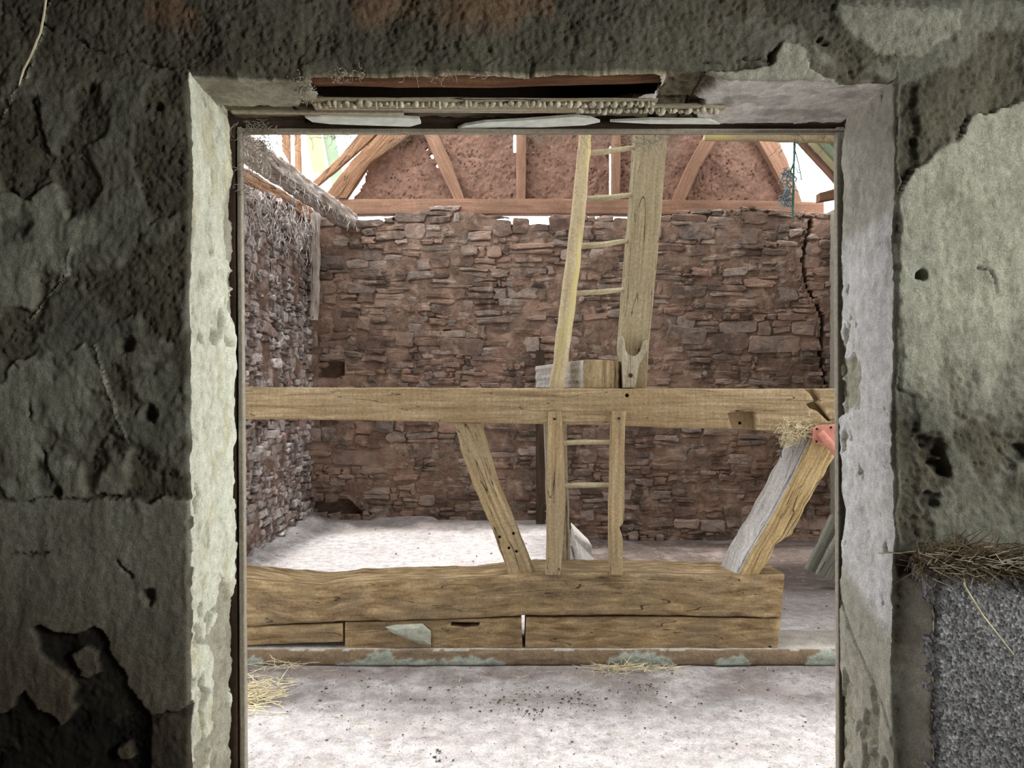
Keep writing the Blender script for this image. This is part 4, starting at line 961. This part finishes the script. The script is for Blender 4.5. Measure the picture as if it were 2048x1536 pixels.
web('cobweb', [(690, 270, 30, 20, 4, 1), (800, 278, 26, 22, 8, 1.5), (1590, 274, 16, 14, 4, 2), (1650, 270, 12, 10, 4, 1), (600, 272, 12, 30, 3, 1)], M['web_dark'], .0006, 'thin dark cobwebs under the door head against the bright roof openings', 6, 2.03, 7)
web('cobweb', [(640, 130, 0, 1, 1, 0), (700, 152, 20, 30, 3, 0), (605, 170, 50, 7, 14, 1), (900, 150, 20, 60, 2, 0)], M['web'], .0008, 'fluffy edge of dust and hair along the rim of the broken soffit', 8, 1.70, 6)
# dusty threads on the left wall top and plates
R = random.Random(44); st = []
for i in range(260):
    y = R.uniform(5.4, 8.0); x = XW+.07+R.uniform(-.03, .05); z = ltop(8.16-y)-abs(R.gauss(0, .28)); p = Vector((x, y, z)); pts = [p]
    for k in range(5): p = p+Vector((R.gauss(.004, .012), R.gauss(0, .03), R.gauss(-.03, .02))); pts.append(p)
    st.append(pts)
for i in range(120):
    t_ = R.random(); p = Vector((-2.28+.48*t_+.10, 4.3+3.9*t_, 3.38-.08*t_-R.uniform(.02, .09))); pts = [p]
    for k in range(4): p = p+Vector((R.gauss(.003, .01), R.gauss(0, .02), R.gauss(-.02, .015))); pts.append(p)
    st.append(pts)
tag(hair('cobweb', st, plain('white_dusty_thread', (.6, .57, .55), .9, .1, 30, .1), .0022), 'whitish dusty threads hanging over the top of the left wall', 'cobweb', kind='stuff')

# ------------------------------------------------------------------ right foreground: concrete block, hay, straw stick
def blockmesh():
    xs = np.arange(.915, 1.72, .006); n = len(xs); V = []; prof = []
    zt = EYE-(1158-768)*1.6/F
    for z in np.arange(.0, zt, .008): prof.append((1.615, z, 0))
    prof += [(1.618, zt, 0), (1.63, zt+.012, 0), (1.66, zt+.014, 0), (1.76, zt+.014, 0)]
    pr = np.array(prof); X = np.repeat(xs[:, None], len(pr), 1); Y = np.repeat(pr[None, :, 0], n, 0); Z = np.repeat(pr[None, :, 1], n, 0)
    d = .004*fbm(X*30, Z*30, 1., o=3)+.006*fbm(X*5, Z*5, 2., o=2)
    ch = np.clip(1-(X-xs[0])/.02, 0, 1)**2*.03
    Y = Y-d+ch; Vv = np.stack([X+.004*fbm(X*0+3, Z*10, 1., o=3), Y, Z], -1)
    side = Vv[:1].copy(); side[..., 1] = 1.76
    Vv = np.concatenate([side, Vv], 0)
    o = link('concrete_block', Vv.reshape(-1, 3).tolist(), grid_faces(n+1, len(pr)), M['block']); fixn(o); return o
tag(blockmesh(), 'coarse dark grey concrete block against the wall at lower right, hay on top', 'block')
R = random.Random(55); st = []
for i in range(1500):
    a = R.uniform(1825, 2130); b = np.interp(a, [1820, 1880, 1960, 2048, 2130], [1122, 1112, 1118, 1130, 1140])+R.gauss(0, 13); D = 1.60+R.uniform(-.03, .07)
    p = P(a, b, D); ang = R.gauss(0, .7)*(1 if R.random() < .7 else 2.5); l = R.uniform(.015, .04)
    d = Vector((math.cos(ang), R.gauss(0, .4), math.sin(ang)*.6-.1))*l; st.append([p, p+d, p+d*2+Vector((R.gauss(0, .006), R.gauss(0, .006), R.gauss(-.004, .006)))])
tag(hair('hay', st, M['straw_dark'], .0012), 'dark brown hay heaped on the concrete block at right', 'hay', kind='stuff')
R = random.Random(56); st = []
for i in range(60):
    a = R.uniform(1840, 2060); p = P(a, 1125+R.gauss(0, 14), 1.565); ang = R.gauss(0, .8); d = Vector((math.cos(ang), 0, math.sin(ang)*.6-.1))*R.uniform(.01, .03); st.append([p, p+d, p+d*2])
tag(hair('hay', st, M['web'], .0011), 'lighter loose stalks lying over the dark hay at right', 'hay', kind='stuff')
tag(hair('straw_stalk', [[P(1925, 1128, 1.585), P(1929, 1172, 1.585), P(1965, 1230, 1.585), P(2027, 1309, 1.585)]], M['straw'], .0021, 6), 'single long straw hanging from the hay in front of the concrete block', 'straw')
tag(hair('straw_stalk', [[P(93, -10, 1.66), P(88, 30, 1.66), P(81, 65, 1.655), P(70, 92, 1.655), P(60, 115, 1.66), P(47, 140, 1.66), P(38, 170, 1.66)]], M['straw'], .0026, 6), 'dry stem hanging at the top left corner of the wall', 'straw')
# ceiling timbers just touching the top of the frame
tag(bar('ceiling_joist', (.74, 1.60, 2.43), (1.75, 1.55, 2.425), .16, .10, M['dark'], r=.02, rough=.008), 'dark ceiling timber along the top right edge of the wall', 'beam')
tag(bar('ceiling_joist', (-1.7, 1.60, 2.44), (-.86, 1.62, 2.435), .14, .09, M['dark'], r=.02, rough=.008), 'dark ceiling timber along the top left edge of the wall', 'beam')
